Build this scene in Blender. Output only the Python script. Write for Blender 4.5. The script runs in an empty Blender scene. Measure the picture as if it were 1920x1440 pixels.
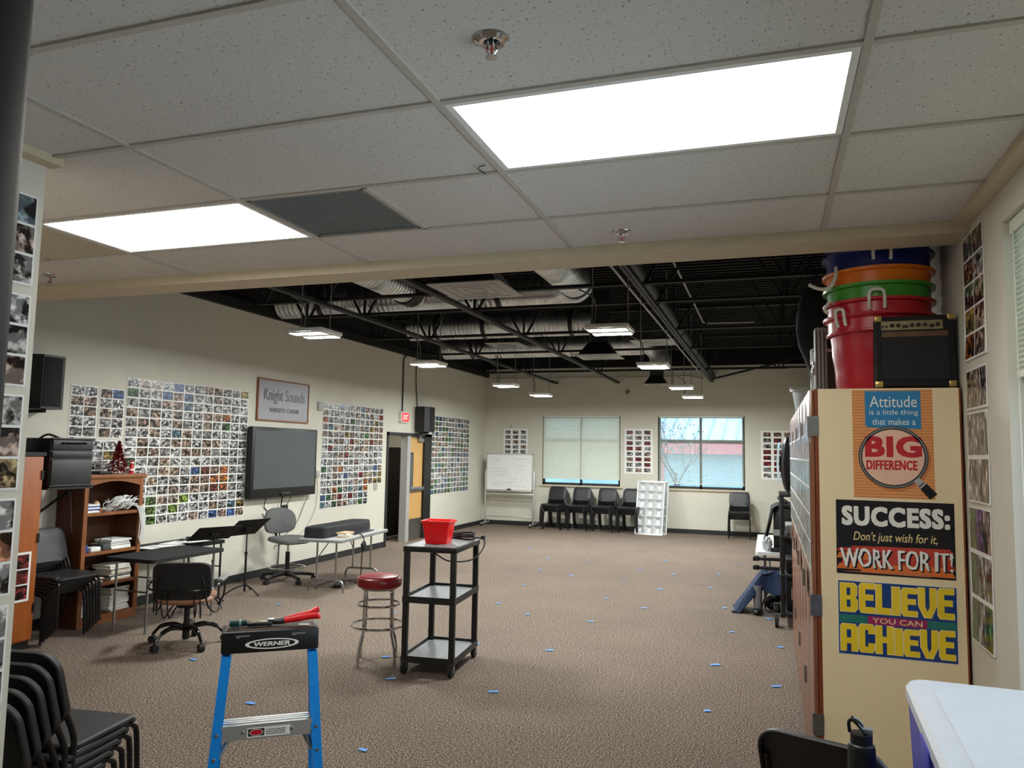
import bpy, bmesh, math, random
from mathutils import Matrix, Vector
from math import pi, sin, cos, radians as R

# ------------------------------------------------------------------ camera, world, exposure
sc = bpy.context.scene
col = sc.collection
cam_d = bpy.data.cameras.new('camera')
cam = bpy.data.objects.new('camera', cam_d); col.objects.link(cam)
cam_d.sensor_width = 36.0; cam_d.sensor_fit = 'HORIZONTAL'
cam_d.lens = 1427.12 / 1920 * 36.0
cam_d.clip_start = 0.05; cam_d.clip_end = 300
_R = ((0.94767684, -0.01182901, -0.31901204), (0.31876743, 0.08891602, 0.94365315), (0.0172028, -0.99596888, 0.08803435))
cam.matrix_world = Matrix(((_R[0][0], -_R[0][1], -_R[0][2], 0), (_R[1][0], -_R[1][1], -_R[1][2], 0), (_R[2][0], -_R[2][1], -_R[2][2], 1.78), (0, 0, 0, 1)))
sc.camera = cam
sc.view_settings.view_transform = 'Standard'; sc.view_settings.look = 'None'
sc.view_settings.gamma = 1.0; sc.view_settings.use_curve_mapping = False
sc.view_settings.exposure = 0.0
sc.cycles.use_denoising = True
sc.cycles.max_bounces = 10; sc.cycles.diffuse_bounces = 5
sc.cycles.sample_clamp_indirect = 8.0
HIGHBAY_W = 345.0      # emission of the hanging LED lamps
TROFFER_W = 14.5        # emission of the two ceiling panels
SKY_W = 4.6
world = bpy.data.worlds.new('overcast_sky'); sc.world = world; world.use_nodes = True
wn = world.node_tree.nodes; wl = world.node_tree.links
bg = wn['Background']; bg.inputs[1].default_value = SKY_W
_tc = wn.new('ShaderNodeTexCoord'); _sep = wn.new('ShaderNodeSeparateXYZ'); _rmp = wn.new('ShaderNodeValToRGB')
wl.new(_tc.outputs['Generated'], _sep.inputs[0]); wl.new(_sep.outputs['Z'], _rmp.inputs[0]); wl.new(_rmp.outputs[0], bg.inputs[0])
_rmp.color_ramp.elements[0].color = (0.78, 0.90, 1.0, 1); _rmp.color_ramp.elements[1].color = (0.58, 0.78, 1.0, 1)
_rmp.color_ramp.elements[1].position = 0.9

# ------------------------------------------------------------------ dimensions
XL, XR, YF, YB = -6.68, 0.87, 17.75, -2.2     # left wall, right wall, far wall, back wall
ZC, ZD = 2.858, 4.2                           # tile ceiling, dark roof deck
BEAM_Y0, BEAM_Y1, BEAM_Z = 3.83, 4.05, 2.80
PX, PY = -2.60, 2.10                          # near left partition: face and end
GX, GY = -0.9625, 2.081                       # origin of the ceiling grid
rnd = random.Random(11)

# ------------------------------------------------------------------ helpers
def srgb(r, g, b):
    f = lambda c: (c/255/12.92) if c <= 10.3 else ((c/255+0.055)/1.055)**2.4
    return (f(r), f(g), f(b))

MATS = {}
def mat(key, c, r=0.55, m=0.0, var=0.10, sc_=14.0, bump=0.0, bsc=120.0, spec=0.5, emit=0.0, coat=0.0, stretch=None):
    mt = bpy.data.materials.new(key); mt.use_nodes = True
    n = mt.node_tree.nodes; l = mt.node_tree.links; p = n['Principled BSDF']
    tc = n.new('ShaderNodeTexCoord'); src = tc.outputs['Object']
    if stretch:
        mp = n.new('ShaderNodeMapping'); mp.inputs['Scale'].default_value = stretch; l.new(src, mp.inputs[0]); src = mp.outputs[0]
    nz = n.new('ShaderNodeTexNoise'); nz.inputs['Scale'].default_value = sc_; nz.inputs['Detail'].default_value = 4
    l.new(src, nz.inputs['Vector'])
    rp = n.new('ShaderNodeValToRGB'); l.new(nz.outputs['Fac'], rp.inputs[0])
    rp.color_ramp.elements[0].position = 0.3; rp.color_ramp.elements[1].position = 0.7
    lo = [max(0, x*(1-var)) for x in c]; hi = [min(1, x*(1+var)) for x in c]
    rp.color_ramp.elements[0].color = (*lo, 1); rp.color_ramp.elements[1].color = (*hi, 1)
    l.new(rp.outputs[0], p.inputs['Base Color'])
    p.inputs['Roughness'].default_value = r; p.inputs['Metallic'].default_value = m
    p.inputs['Specular IOR Level'].default_value = spec
    if coat: p.inputs['Coat Weight'].default_value = coat
    if emit:
        p.inputs['Emission Color'].default_value = (*c, 1); p.inputs['Emission Strength'].default_value = emit
    if bump:
        nb = n.new('ShaderNodeTexNoise'); nb.inputs['Scale'].default_value = bsc; nb.inputs['Detail'].default_value = 3
        l.new(src, nb.inputs['Vector'])
        b = n.new('ShaderNodeBump'); b.inputs['Strength'].default_value = bump; b.inputs['Distance'].default_value = 0.004
        l.new(nb.outputs['Fac'], b.inputs['Height']); l.new(b.outputs[0], p.inputs['Normal'])
    MATS[key] = mt
    return mt

class MB:
    """collects shapes into one mesh; material is given by key"""
    def __init__(s): s.v = []; s.f = []; s.m = []; s.keys = []; s.X = Matrix(); s.uv = {}; s.ca = {}; s.has_uv = False
    def k(s, key):
        if key not in s.keys: s.keys.append(key)
        return s.keys.index(key)
    def add(s, vs, fs, key):
        b = len(s.v); X = s.X
        s.v += [tuple(X @ Vector(q)) for q in vs]; i = s.k(key)
        for f in fs: s.f.append([b+j for j in f]); s.m.append(i)
        return s
    def box(s, x0, x1, y0, y1, z0, z1, key):
        v = [(x0,y0,z0),(x1,y0,z0),(x1,y1,z0),(x0,y1,z0),(x0,y0,z1),(x1,y0,z1),(x1,y1,z1),(x0,y1,z1)]
        return s.add(v, [(0,3,2,1),(4,5,6,7),(0,1,5,4),(1,2,6,5),(2,3,7,6),(3,0,4,7)], key)
    def rbox(s, x0, x1, y0, y1, z0, z1, key, bev=0.01, seg=2):
        bm = bmesh.new(); bmesh.ops.create_cube(bm, size=1)
        for q in bm.verts: q.co = ((x0+x1)/2+q.co.x*(x1-x0), (y0+y1)/2+q.co.y*(y1-y0), (z0+z1)/2+q.co.z*(z1-z0))
        bev = min(bev, 0.49*min(x1-x0, y1-y0, z1-z0))
        bmesh.ops.bevel(bm, geom=bm.edges[:], offset=bev, segments=seg, affect='EDGES', profile=0.5)
        return s.bm(bm, key)
    def bm(s, bm, key):
        bm.verts.index_update()
        s.add([q.co.copy() for q in bm.verts], [[q.index for q in f.verts] for f in bm.faces], key); bm.free(); return s
    def tube(s, pts, r, key, n=8, closed=False):
        pts = [Vector(p) for p in pts]; N = len(pts); rs = r if isinstance(r, (list, tuple)) else [r]*N
        vs = []; up = None
        for i, p in enumerate(pts):
            a = pts[(i-1) % N] if (i or closed) else p; b = pts[(i+1) % N] if (i < N-1 or closed) else p
            t = (b-a); t = t.normalized() if t.length > 1e-9 else Vector((0,0,1))
            if up is None: up = Vector((0,0,1)) if abs(t.z) < .9 else Vector((1,0,0))
            side = t.cross(up)
            if side.length < 1e-6: side = t.orthogonal()
            side.normalize(); up = side.cross(t).normalized()
            for j in range(n):
                an = 2*pi*(j+.5)/n; vs.append(p + rs[i]*(cos(an)*side + sin(an)*up))
        fs = []
        for i in range(N if closed else N-1):
            a = i*n; b = ((i+1) % N)*n
            for j in range(n): fs.append((a+j, a+(j+1) % n, b+(j+1) % n, b+j))
        if not closed: fs += [tuple(range(n-1, -1, -1)), tuple(range((N-1)*n, N*n))]
        return s.add(vs, fs, key)
    def cyl(s, p0, p1, r, key, n=16, r2=None): return s.tube([p0, p1], [r, r if r2 is None else r2], key, n)
    def sq(s, p0, p1, w, key, d=None):
        """square bar between two points"""
        p0 = Vector(p0); p1 = Vector(p1); t = (p1-p0).normalized(); u = Vector((0,0,1)) if abs(t.z) < .95 else Vector((0,1,0))
        a = t.cross(u).normalized()*w/2; b = a.cross(t).normalized()*(d or w)/2
        v = [p0-a-b, p0+a-b, p0+a+b, p0-a+b, p1-a-b, p1+a-b, p1+a+b, p1-a+b]
        return s.add(v, [(0,3,2,1),(4,5,6,7),(0,1,5,4),(1,2,6,5),(2,3,7,6),(3,0,4,7)], key)
    def lathe(s, prof, c, key, n=24):
        """profile of (radius, z) round a vertical axis through c"""
        vs = []; fs = []; c = Vector(c)
        for (r, z) in prof:
            for j in range(n): vs.append(c+Vector((r*cos(2*pi*j/n), r*sin(2*pi*j/n), z)))
        for i in range(len(prof)-1):
            for j in range(n): fs.append((i*n+j, i*n+(j+1) % n, (i+1)*n+(j+1) % n, (i+1)*n+j))
        if prof[0][0] > 1e-6: fs.append(tuple(range(n-1, -1, -1)))
        if prof[-1][0] > 1e-6: fs.append(tuple(range((len(prof)-1)*n, len(prof)*n)))
        return s.add(vs, fs, key)
    def prism(s, poly, z0, z1, key):
        n = len(poly); v = [(x, y, z0) for x, y in poly]+[(x, y, z1) for x, y in poly]
        return s.add(v, [tuple(range(n-1, -1, -1)), tuple(range(n, 2*n))]+[(i, (i+1) % n, n+(i+1) % n, n+i) for i in range(n)], key)
    def grid(s, fn, nu, nv, key, close_u=False):
        vs = [fn(i/nu, j/nv) for i in range(nu+(0 if close_u else 1)) for j in range(nv+1)]
        W = nv+1; K = nu if close_u else nu
        fs = []
        for i in range(K):
            for j in range(nv):
                a = i*W; b = ((i+1) % nu)*W if close_u else (i+1)*W
                fs.append((a+j, b+j, b+j+1, a+j+1))
        return s.add(vs, fs, key)
    def blob(s, c, r, key, amp=.15, seed=0, sub=2):
        bm = bmesh.new(); bmesh.ops.create_icosphere(bm, subdivisions=sub, radius=1); q = random.Random(seed)
        for v in bm.verts:
            k = 1+amp*(q.random()*2-1); v.co = Vector(c)+Vector((v.co.x*r[0]*k, v.co.y*r[1]*k, v.co.z*r[2]*k))
        return s.bm(bm, key)
    def text(s, body, x0, x1, y0, y1, z, key, off=0.0, shear=0.0, depth=0.0, wob=0.0, sp=1.0):
        """lettering fitted into the box x0..x1, y0..y1 of the local plane"""
        cu = bpy.data.curves.new('lettering', 'FONT'); cu.body = body; cu.size = 1; cu.offset = off; cu.shear = shear; cu.resolution_u = 3; cu.space_character = sp
        cu.extrude = depth
        o = bpy.data.objects.new('lettering', cu); col.objects.link(o)
        dg = bpy.context.evaluated_depsgraph_get(); ev = o.evaluated_get(dg); me = bpy.data.meshes.new_from_object(ev)
        vs = [v.co.copy() for v in me.vertices]; fs = [list(p.vertices) for p in me.polygons]
        bpy.data.objects.remove(o); bpy.data.curves.remove(cu); bpy.data.meshes.remove(me)
        if not vs: return s
        ax, bx = min(v.x for v in vs), max(v.x for v in vs); ay, by = min(v.y for v in vs), max(v.y for v in vs)
        q = random.Random(5)
        out = [(x0+(v.x-ax)/(bx-ax)*(x1-x0)+(wob*(q.random()-.5)), y0+(v.y-ay)/(by-ay)*(y1-y0)+(wob*(q.random()-.5)), z+v.z) for v in vs]
        return s.add(out, fs, key)
    def ellipse(s, cx, cy, rx, ry, z, key, n=32, inner=None):
        o = [(cx+rx*cos(2*pi*i/n), cy+ry*sin(2*pi*i/n), z) for i in range(n)]
        if inner is None: return s.add(o, [tuple(range(n))], key)
        i_ = [(cx+inner[0]*cos(2*pi*i/n), cy+inner[1]*sin(2*pi*i/n), z) for i in range(n)]
        return s.add(o+i_, [(i, (i+1) % n, n+(i+1) % n, n+i) for i in range(n)], key)
    def bold(s, body, x0, x1, y0, y1, z, key, dx, dy=0.0, **kw):
        """heavy lettering: the same word laid over itself with small shifts"""
        k = 0
        for a in (-1, 0, 1):
            for b in ((-1, 1) if dy else (0,)):
                s.text(body, x0+a*dx, x1+a*dx, y0+b*dy, y1+b*dy, z+.00004*k, key, **kw); k += 1
        return s
    def rect(s, x0, x1, y0, y1, z, key): return s.add([(x0,y0,z),(x1,y0,z),(x1,y1,z),(x0,y1,z)], [(0,1,2,3)], key)
    def mesh(s, name):
        me = bpy.data.meshes.new(name); me.from_pydata(s.v, [], s.f)
        for k in s.keys: me.materials.append(MATS[k])
        me.polygons.foreach_set('material_index', s.m); me.polygons.foreach_set('use_smooth', [True]*len(s.f))
        me.update(); me.set_sharp_from_angle(angle=R(32))
        return me
    def build(s, name, parent=None, fix=False):
        me = s.mesh(name)
        if fix:
            bm = bmesh.new(); bm.from_mesh(me); bmesh.ops.recalc_face_normals(bm, faces=bm.faces); bm.to_mesh(me); bm.free()
        o = bpy.data.objects.new(name, me); col.objects.link(o)
        if parent: o.parent = parent
        return o

def tag(o, label, cat, group=None):
    o['label'] = label; o['category'] = cat
    if group: o['group'] = group
    return o
def thing(name, label, cat, loc=(0,0,0), rz=0.0, group=None, rot=None):
    o = bpy.data.objects.new(name, None); col.objects.link(o); o.location = loc
    o.rotation_euler = rot if rot else (0, 0, rz); o.empty_display_size = .1
    return tag(o, label, cat, group)
def struct(o): o['kind'] = 'structure'; return o
def copy_thing(root, loc, rz, label, group=None, rot=None):
    kids = [(c, [g for g in c.children]) for c in root.children]
    r = root.copy(); col.objects.link(r); r.location = loc; r.rotation_euler = rot if rot else (0, 0, rz); r['label'] = label
    if group: r['group'] = group
    for ch, gs in kids:
        c = ch.copy(); col.objects.link(c); c.parent = r
        for g in gs:
            d = g.copy(); col.objects.link(d); d.parent = c
    return r
def arc(cx, cy, r, a0, a1, n): return [(cx+r*cos(a0+(a1-a0)*i/n), cy+r*sin(a0+(a1-a0)*i/n)) for i in range(n+1)]
def rrect(w, d, r, n=5):
    p = []
    for (sx, sy, a) in ((1,1,0), (-1,1,pi/2), (-1,-1,pi), (1,-1,3*pi/2)):
        p += arc(sx*(w/2-r), sy*(d/2-r), r, a, a+pi/2, n)
    return p
ORD = ['first','second','third','fourth','fifth','sixth','seventh','eighth','ninth','tenth']
def smooth_path(pts, n=6):
    """Catmull-Rom through the points"""
    P = [Vector(p) for p in pts]; out = []
    for i in range(len(P)-1):
        p0 = P[max(i-1,0)]; p1 = P[i]; p2 = P[i+1]; p3 = P[min(i+2,len(P)-1)]
        for j in range(n):
            t = j/n
            out.append(.5*((2*p1)+(p2-p0)*t+(2*p0-5*p1+4*p2-p3)*t*t+(3*p1-p0-3*p2+p3)*t**3))
    out.append(P[-1]); return out

# ------------------------------------------------------------------ materials
mat('wall', srgb(211,207,193), .75, var=.02, sc_=3, bump=.12, bsc=160)
mat('wall_dark', srgb(16,16,17), .9, var=.2)
mat('deck', srgb(9,9,11), .85, var=.3, sc_=4)
mat('joist_black', srgb(11,11,12), .7, var=.25, sc_=8)
mat('steel_black', srgb(26,26,27), .55, var=.25, sc_=8)
mat('trim', srgb(206,192,164), .6, var=.03)
mat('tbar', srgb(190,184,174), .5, var=.04)
mat('base', srgb(34,36,38), .5, var=.15)
mat('black', srgb(20,20,21), .45, var=.2)
mat('black_gloss', srgb(16,16,17), .22, var=.2)
mat('black_matte', srgb(22,22,23), .85, var=.25, sc_=60)
mat('chair_shell', srgb(40,41,43), .42, var=.12, bump=.25, bsc=500)
mat('chair_frame', srgb(14,14,15), .35, var=.2)
mat('chrome', srgb(205,205,205), .12, 1.0, var=.05)
mat('steel', srgb(170,172,172), .32, 1.0, var=.12, sc_=30)
mat('alu', srgb(222,222,220), .48, 1.0, var=.08, sc_=60, stretch=(1,12,12))
mat('galv', srgb(215,217,218), .38, 1.0, var=.25, sc_=9)
mat('white_paint', srgb(235,235,232), .4, var=.03)
mat('paper', srgb(238,238,234), .7, var=.03)
mat('grey_paint', srgb(120,122,122), .45, var=.06)
mat('grey_light', srgb(168,168,164), .5, var=.06)
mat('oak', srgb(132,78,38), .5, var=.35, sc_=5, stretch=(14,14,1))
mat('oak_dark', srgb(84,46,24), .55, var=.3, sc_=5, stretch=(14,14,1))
mat('door_wood', srgb(205,160,98), .4, var=.12, sc_=4, stretch=(12,12,1))
mat('cab_brown', srgb(142,92,66), .2, var=.12, sc_=4, stretch=(10,10,1), spec=.6)
mat('cab_edge', srgb(128,62,30), .4, var=.2, sc_=5, stretch=(10,10,1))
mat('cab_orange', srgb(160,86,34), .4, var=.14, sc_=4, stretch=(10,10,1))
mat('cab_cream', srgb(244,225,183), .5, var=.03, sc_=3)
mat('red_plastic', srgb(250,14,22), .3, var=.05)
mat('red_handle', srgb(215,25,30), .35, var=.06)
mat('red_vinyl', srgb(128,18,26), .3, var=.1)
mat('tub_red', srgb(186,16,36), .28, var=.06)
mat('tub_green', srgb(62,150,40), .28, var=.06)
mat('tub_orange', srgb(236,124,22), .28, var=.06)
mat('tub_blue', srgb(28,40,112), .3, var=.08)
mat('rope', srgb(225,220,208), .8, var=.1, sc_=120)
mat('ladder_blue', srgb(12,138,226), .38, var=.06)
mat('fabric_grey', srgb(96,96,95), .9, var=.14, sc_=160, bump=.2, bsc=700)
mat('fabric_black', srgb(24,24,26), .75, var=.3, sc_=20)
mat('leather_tan', srgb(150,104,76), .42, var=.12)
mat('denim', srgb(24,42,72), .85, var=.3, sc_=25)
mat('cooler_blue', srgb(44,52,168), .4, var=.06)
mat("cooler_white", srgb(196,204,214), .35, var=.03)
mat('tape', srgb(88,150,225), .6, var=.08, sc_=60)
mat('teal', srgb(14,62,58), .4, var=.1)
mat('rubber', srgb(26,26,26), .8, var=.2)
mat('screen', srgb(78,82,82), .22, var=.04, spec=.6)
mat('screen_pale', srgb(150,170,176), .15, var=.05)
mat('tinsel', srgb(110,10,20), .3, .3, var=.4, sc_=90)
mat('clear_plastic', srgb(190,196,198), .25, var=.06)
mat('gold', srgb(190,165,95), .35, .8, var=.1)
mat('brass_panel', srgb(150,138,104), .4, .6, var=.1)
mat('wood_strip', srgb(96,68,40), .5, var=.2)
mat('brown_box', srgb(70,52,36), .7, var=.12)
mat('book_a', srgb(150,60,50), .6); mat('book_b', srgb(60,80,140), .6); mat('book_c', srgb(210,196,170), .6); mat('book_d', srgb(70,70,72), .6)
mat('egg', srgb(205,170,135), .5)
mat('exit_red', srgb(225,50,50), .5, emit=0.9)
mat('exit_white', srgb(250,220,215), .5, emit=0.7)
mat('lamp_glow', (0.96, 1.0, 0.98), .5, var=0, emit=HIGHBAY_W)
mat('panel_glow', (1.0, 0.95, 0.88), .5, var=0, emit=TROFFER_W)
mat('hall_fill_glow', (1,.97,.92), .5, var=0, emit=30.0)
mat('pull_black', srgb(6,6,6), .95, spec=.0)
mat('blind', srgb(222,226,212), .55, var=.04)
mat('ext_wall', srgb(150,180,192), .8, var=.08, sc_=1)
mat('ext_red', srgb(196,112,120), .7, var=.06)
mat('ext_roof', srgb(175,188,205), .5, var=.05)
mat('ext_ground', srgb(120,126,120), .9, var=.2)
mat('bark', srgb(88,88,96), .9, var=.2)
mat('leaf', srgb(112,130,124), .8, var=.4, sc_=3)
mat('louver', srgb(225,228,230), .3, .55, var=.1, sc_=12)
# lettering and poster colours
for _k, _c in dict(p_orange=(232,160,96), p_orange2=(205,124,66), p_blue=(40,130,184), p_red=(196,30,44), p_white=(242,240,232), p_black=(18,17,18), p_yellow=(244,212,40), p_navy=(24,62,128), p_cream=(245,222,150), p_lens=(240,196,170), p_fire=(196,62,40), p_fire2=(226,118,44), p_magenta=(160,36,96), p_green=(40,120,110), p_grey=(120,120,118), p_ink=(92,100,122), p_silver=(176,172,170), p_dark=(52,50,54), p_ring=(60,58,58)).items():
    mat(_k, srgb(*_c), .35, var=.05, sc_=10)
mat('sign_metal', srgb(150,148,152), .45, .35, var=.16, sc_=3, stretch=(1,20,2))

# carpet: speckled brown loop pile
def _carpet():
    mt = mat('carpet', (.1,.1,.1), .95, spec=.15); n = mt.node_tree.nodes; l = mt.node_tree.links; p = n['Principled BSDF']
    tc = n['Texture Coordinate']
    a = n.new('ShaderNodeTexNoise'); a.inputs["Scale"].default_value = 92; a.inputs['Detail'].default_value = 3; a.inputs['Roughness'].default_value = .75
    l.new(tc.outputs['Object'], a.inputs['Vector'])
    r = n.new('ShaderNodeValToRGB'); l.new(a.outputs['Fac'], r.inputs[0]); e = r.color_ramp.elements
    e[0].position = .38; e[0].color = (*srgb(50,42,37), 1); e[1].position = .62; e[1].color = (*srgb(192,174,157), 1)
    m_ = e.new(.5); m_.color = (*srgb(112,98,87), 1)
    b = n.new('ShaderNodeTexNoise'); b.inputs['Scale'].default_value = 1.3; l.new(tc.outputs['Object'], b.inputs['Vector'])
    mx = n.new('ShaderNodeMixRGB'); mx.blend_type = 'MULTIPLY'; mx.inputs[0].default_value = .25
    l.new(r.outputs[0], mx.inputs[1]); l.new(b.outputs['Fac'], mx.inputs[2]); l.new(mx.outputs[0], p.inputs['Base Color'])
    bp = n.new('ShaderNodeBump'); bp.inputs['Strength'].default_value = .6; bp.inputs['Distance'].default_value = .006
    l.new(a.outputs['Fac'], bp.inputs['Height']); l.new(bp.outputs[0], p.inputs['Normal'])
_carpet()
# fissured ceiling tile
def _tile():
    mt = mat('tile', (.5,.5,.5), .9, spec=.2); n = mt.node_tree.nodes; l = mt.node_tree.links; p = n['Principled BSDF']; tc = n['Texture Coordinate']
    mp = n.new('ShaderNodeMapping'); mp.inputs['Scale'].default_value = (1, .6, 1); l.new(tc.outputs['Object'], mp.inputs[0])
    v = n.new('ShaderNodeTexNoise'); v.inputs['Scale'].default_value = 120; v.inputs['Detail'].default_value = 2; l.new(mp.outputs[0], v.inputs['Vector'])
    r = n.new('ShaderNodeValToRGB'); l.new(v.outputs['Fac'], r.inputs[0]); e = r.color_ramp.elements
    e[0].position = .30; e[0].color = (*srgb(140,134,128), 1); e[1].position = .365; e[1].color = (*srgb(216,211,205), 1)
    l.new(r.outputs[0], p.inputs['Base Color'])
    bp = n.new('ShaderNodeBump'); bp.inputs['Strength'].default_value = .25; bp.inputs['Distance'].default_value = .003
    l.new(v.outputs['Fac'], bp.inputs['Height']); l.new(bp.outputs[0], p.inputs['Normal'])
_tile()
# spiral duct: galvanised with seams across its run
def _duct(key, axis):
    mt = mat(key, srgb(218,220,221), .36, 1.0, var=.22, sc_=3); n = mt.node_tree.nodes; l = mt.node_tree.links; p = n['Principled BSDF']; tc = n['Texture Coordinate']
    w = n.new('ShaderNodeTexWave'); w.wave_type = 'BANDS'; w.bands_direction = axis; w.inputs['Scale'].default_value = 4.5; w.inputs['Distortion'].default_value = .5
    l.new(tc.outputs['Object'], w.inputs['Vector'])
    bp = n.new('ShaderNodeBump'); bp.inputs['Strength'].default_value = .7; bp.inputs['Distance'].default_value = .012
    l.new(w.outputs['Fac'], bp.inputs['Height']); l.new(bp.outputs[0], p.inputs['Normal'])
_duct('duct_x', 'X'); _duct('duct_y', 'Y')
def _glass():
    mt = mat('glass', (.9,.95,.95), .02, spec=.5); n = mt.node_tree.nodes; l = mt.node_tree.links
    out = n['Material Output']; tr = n.new('ShaderNodeBsdfTransparent'); tr.inputs[0].default_value = (.93,.97,.97,1)
    gl = n.new('ShaderNodeBsdfGlossy'); gl.inputs['Roughness'].default_value = .02
    fr = n.new('ShaderNodeFresnel'); fr.inputs[0].default_value = 1.35
    mx = n.new('ShaderNodeMixShader'); l.new(fr.outputs[0], mx.inputs[0]); l.new(tr.outputs[0], mx.inputs[1]); l.new(gl.outputs[0], mx.inputs[2]); l.new(mx.outputs[0], out.inputs[0])
_glass()
# photographic prints: every print gets its own seed and tint from the 'tint' attribute
def _photo(key, scale, stretch):
    mt = mat(key, (.5,.5,.5), .22, spec=.5); n = mt.node_tree.nodes; l = mt.node_tree.links; p = n['Principled BSDF']; tc = n['Texture Coordinate']
    at = n.new('ShaderNodeAttribute'); at.attribute_name = 'tint'
    mp = n.new('ShaderNodeMapping'); mp.inputs['Scale'].default_value = stretch; l.new(tc.outputs['UV'], mp.inputs[0])
    sd = n.new('ShaderNodeVectorMath'); sd.operation = 'SCALE'; sd.inputs[0].default_value = (91, 57, 33); l.new(at.outputs['Alpha'], sd.inputs['Scale'])
    ad = n.new('ShaderNodeVectorMath'); l.new(mp.outputs[0], ad.inputs[0]); l.new(sd.outputs[0], ad.inputs[1])
    a = n.new('ShaderNodeTexNoise'); a.inputs['Scale'].default_value = scale; a.inputs['Detail'].default_value = 2.5; a.inputs['Roughness'].default_value = .6; l.new(ad.outputs[0], a.inputs['Vector'])
    r = n.new('ShaderNodeValToRGB'); l.new(a.outputs['Fac'], r.inputs[0]); e = r.color_ramp.elements
    e[0].position = .465; e[0].color = (.012,.012,.013,1); e[1].position = .66; e[1].color = (1,1,1,1)
    for pos, c in ((.515,(.06,.055,.055,1)), (.545,(.22,.20,.19,1)), (.578,(.48,.45,.43,1)), (.612,(.75,.73,.72,1))):
        q = e.new(pos); q.color = c
    b = n.new('ShaderNodeTexNoise'); b.inputs['Scale'].default_value = scale*.7; b.inputs['Detail'].default_value = 1
    ad2 = n.new('ShaderNodeVectorMath'); ad2.inputs[1].default_value = (7.7, 3.1, 9.4); l.new(ad.outputs[0], ad2.inputs[0]); l.new(ad2.outputs[0], b.inputs['Vector'])
    r2 = n.new('ShaderNodeValToRGB'); l.new(b.outputs['Fac'], r2.inputs[0]); r2.color_ramp.elements[0].position = .47; r2.color_ramp.elements[1].position = .53
    ml = n.new('ShaderNodeMixRGB'); ml.blend_type = 'MULTIPLY'; ml.inputs[0].default_value = 1; l.new(r.outputs[0], ml.inputs[1]); l.new(at.outputs['Color'], ml.inputs[2])
    hs = n.new('ShaderNodeMixRGB'); hs.inputs[0].default_value = .22; l.new(ml.outputs[0], hs.inputs[1]); l.new(at.outputs['Color'], hs.inputs[2])
    mx = n.new('ShaderNodeMixRGB'); l.new(r2.outputs[0], mx.inputs[0]); l.new(ml.outputs[0], mx.inputs[1]); l.new(hs.outputs[0], mx.inputs[2])
    l.new(mx.outputs[0], p.inputs['Base Color'])
_photo('photo', 2.9, (1.25, 1, 1)); _photo('photo_people', 2.4, (1.5, .9, 1))

TINTS = [(.85,.84,.83), (.70,.68,.66), (.95,.95,.95), (.55,.54,.53), (.80,.60,.48), (.60,.42,.32), (.9,.92,.95)]
VIVID = [(.8,.25,.05), (.12,.25,.6), (.10,.28,.09), (.45,.04,.05), (.55,.38,.1), (.25,.42,.52)]
def photo_sheet(O, U, V, w, h, nc, nr, label, group=None, key='photo', mx=.012, my=.012, gap=(.012,.012), vivid=.12, pal=VIVID, name='photo_sheet', skew=0.0, curl=0.0, wash=0.0):
    """paper sheet of printed photographs; O lower left corner, U right, V up (unit vectors)"""
    U = Vector(U); V = Vector(V); N = U.cross(V)
    me_v = []; me_f = []; me_m = []; uv = []; ti = []
    def face(q, mi, uvs, t): b = len(me_v); me_v.extend(q); me_f.append(list(range(b, b+4))); me_m.append(mi); uv.extend(uvs); ti.extend([t]*4)
    E0, Z1 = .0015, .0045
    dz = lambda y: curl*max(0, .25-y/h)**2*16 if curl else 0
    W = (1,1,1,0); u4 = [(0,0),(1,0),(1,1),(0,1)]
    ny = 4 if curl else 1
    for i in range(ny):
        a, b = h*i/ny, h*(i+1)/ny
        face([(0,a,Z1+dz(a)),(w,a,Z1+dz(a)),(w,b,Z1+dz(b)),(0,b,Z1+dz(b))], 0, u4, W)
    for q in ([(0,0,E0),(w,0,E0),(w,0,Z1+dz(0)),(0,0,Z1+dz(0))], [(w,0,E0),(w,h,E0),(w,h,Z1),(w,0,Z1+dz(0))], [(w,h,E0),(0,h,E0),(0,h,Z1),(w,h,Z1)], [(0,h,E0),(0,0,E0),(0,0,Z1+dz(0)),(0,h,Z1)], [(0,0,E0),(0,h,E0),(w,h,E0),(w,0,E0)]): face(q, 0, u4, W)
    cw = (w-2*mx-(nc-1)*gap[0])/nc; ch = (h-2*my-(nr-1)*gap[1])/nr
    for i in range(nc):
        for j in range(nr):
            x0 = mx+i*(cw+gap[0]); y0 = my+j*(ch+gap[1]); z = Z1+.0012
            t = rnd.choice(pal) if rnd.random() < vivid else rnd.choice(TINTS)
            if wash: t = tuple(c*(1-wash)+.95*wash for c in t)
            face([(x0,y0,z+dz(y0)),(x0+cw,y0,z+dz(y0)),(x0+cw,y0+ch,z+dz(y0+ch)),(x0,y0+ch,z+dz(y0+ch))], 1, u4, (*t, rnd.random()))
    me = bpy.data.meshes.new(name); me.from_pydata(me_v, [], me_f); me.materials.append(MATS['paper']); me.materials.append(MATS[key])
    me.polygons.foreach_set('material_index', me_m)
    L = me.uv_layers.new(name='UVMap'); L.data.foreach_set('uv', [c for q in uv for c in q])
    A = me.color_attributes.new('tint', 'FLOAT_COLOR', 'CORNER'); A.data.foreach_set('color', [c for q in ti for c in q])
    me.update()
    o = bpy.data.objects.new(name, me); col.objects.link(o)
    if skew: c_, s_ = cos(skew), sin(skew); U, V = U*c_+V*s_, V*c_-U*s_
    o.matrix_world = Matrix(((U.x,V.x,N.x,O[0]),(U.y,V.y,N.y,O[1]),(U.z,V.z,N.z,O[2]),(0,0,0,1)))
    return tag(o, label, 'photo sheet', group)

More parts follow.
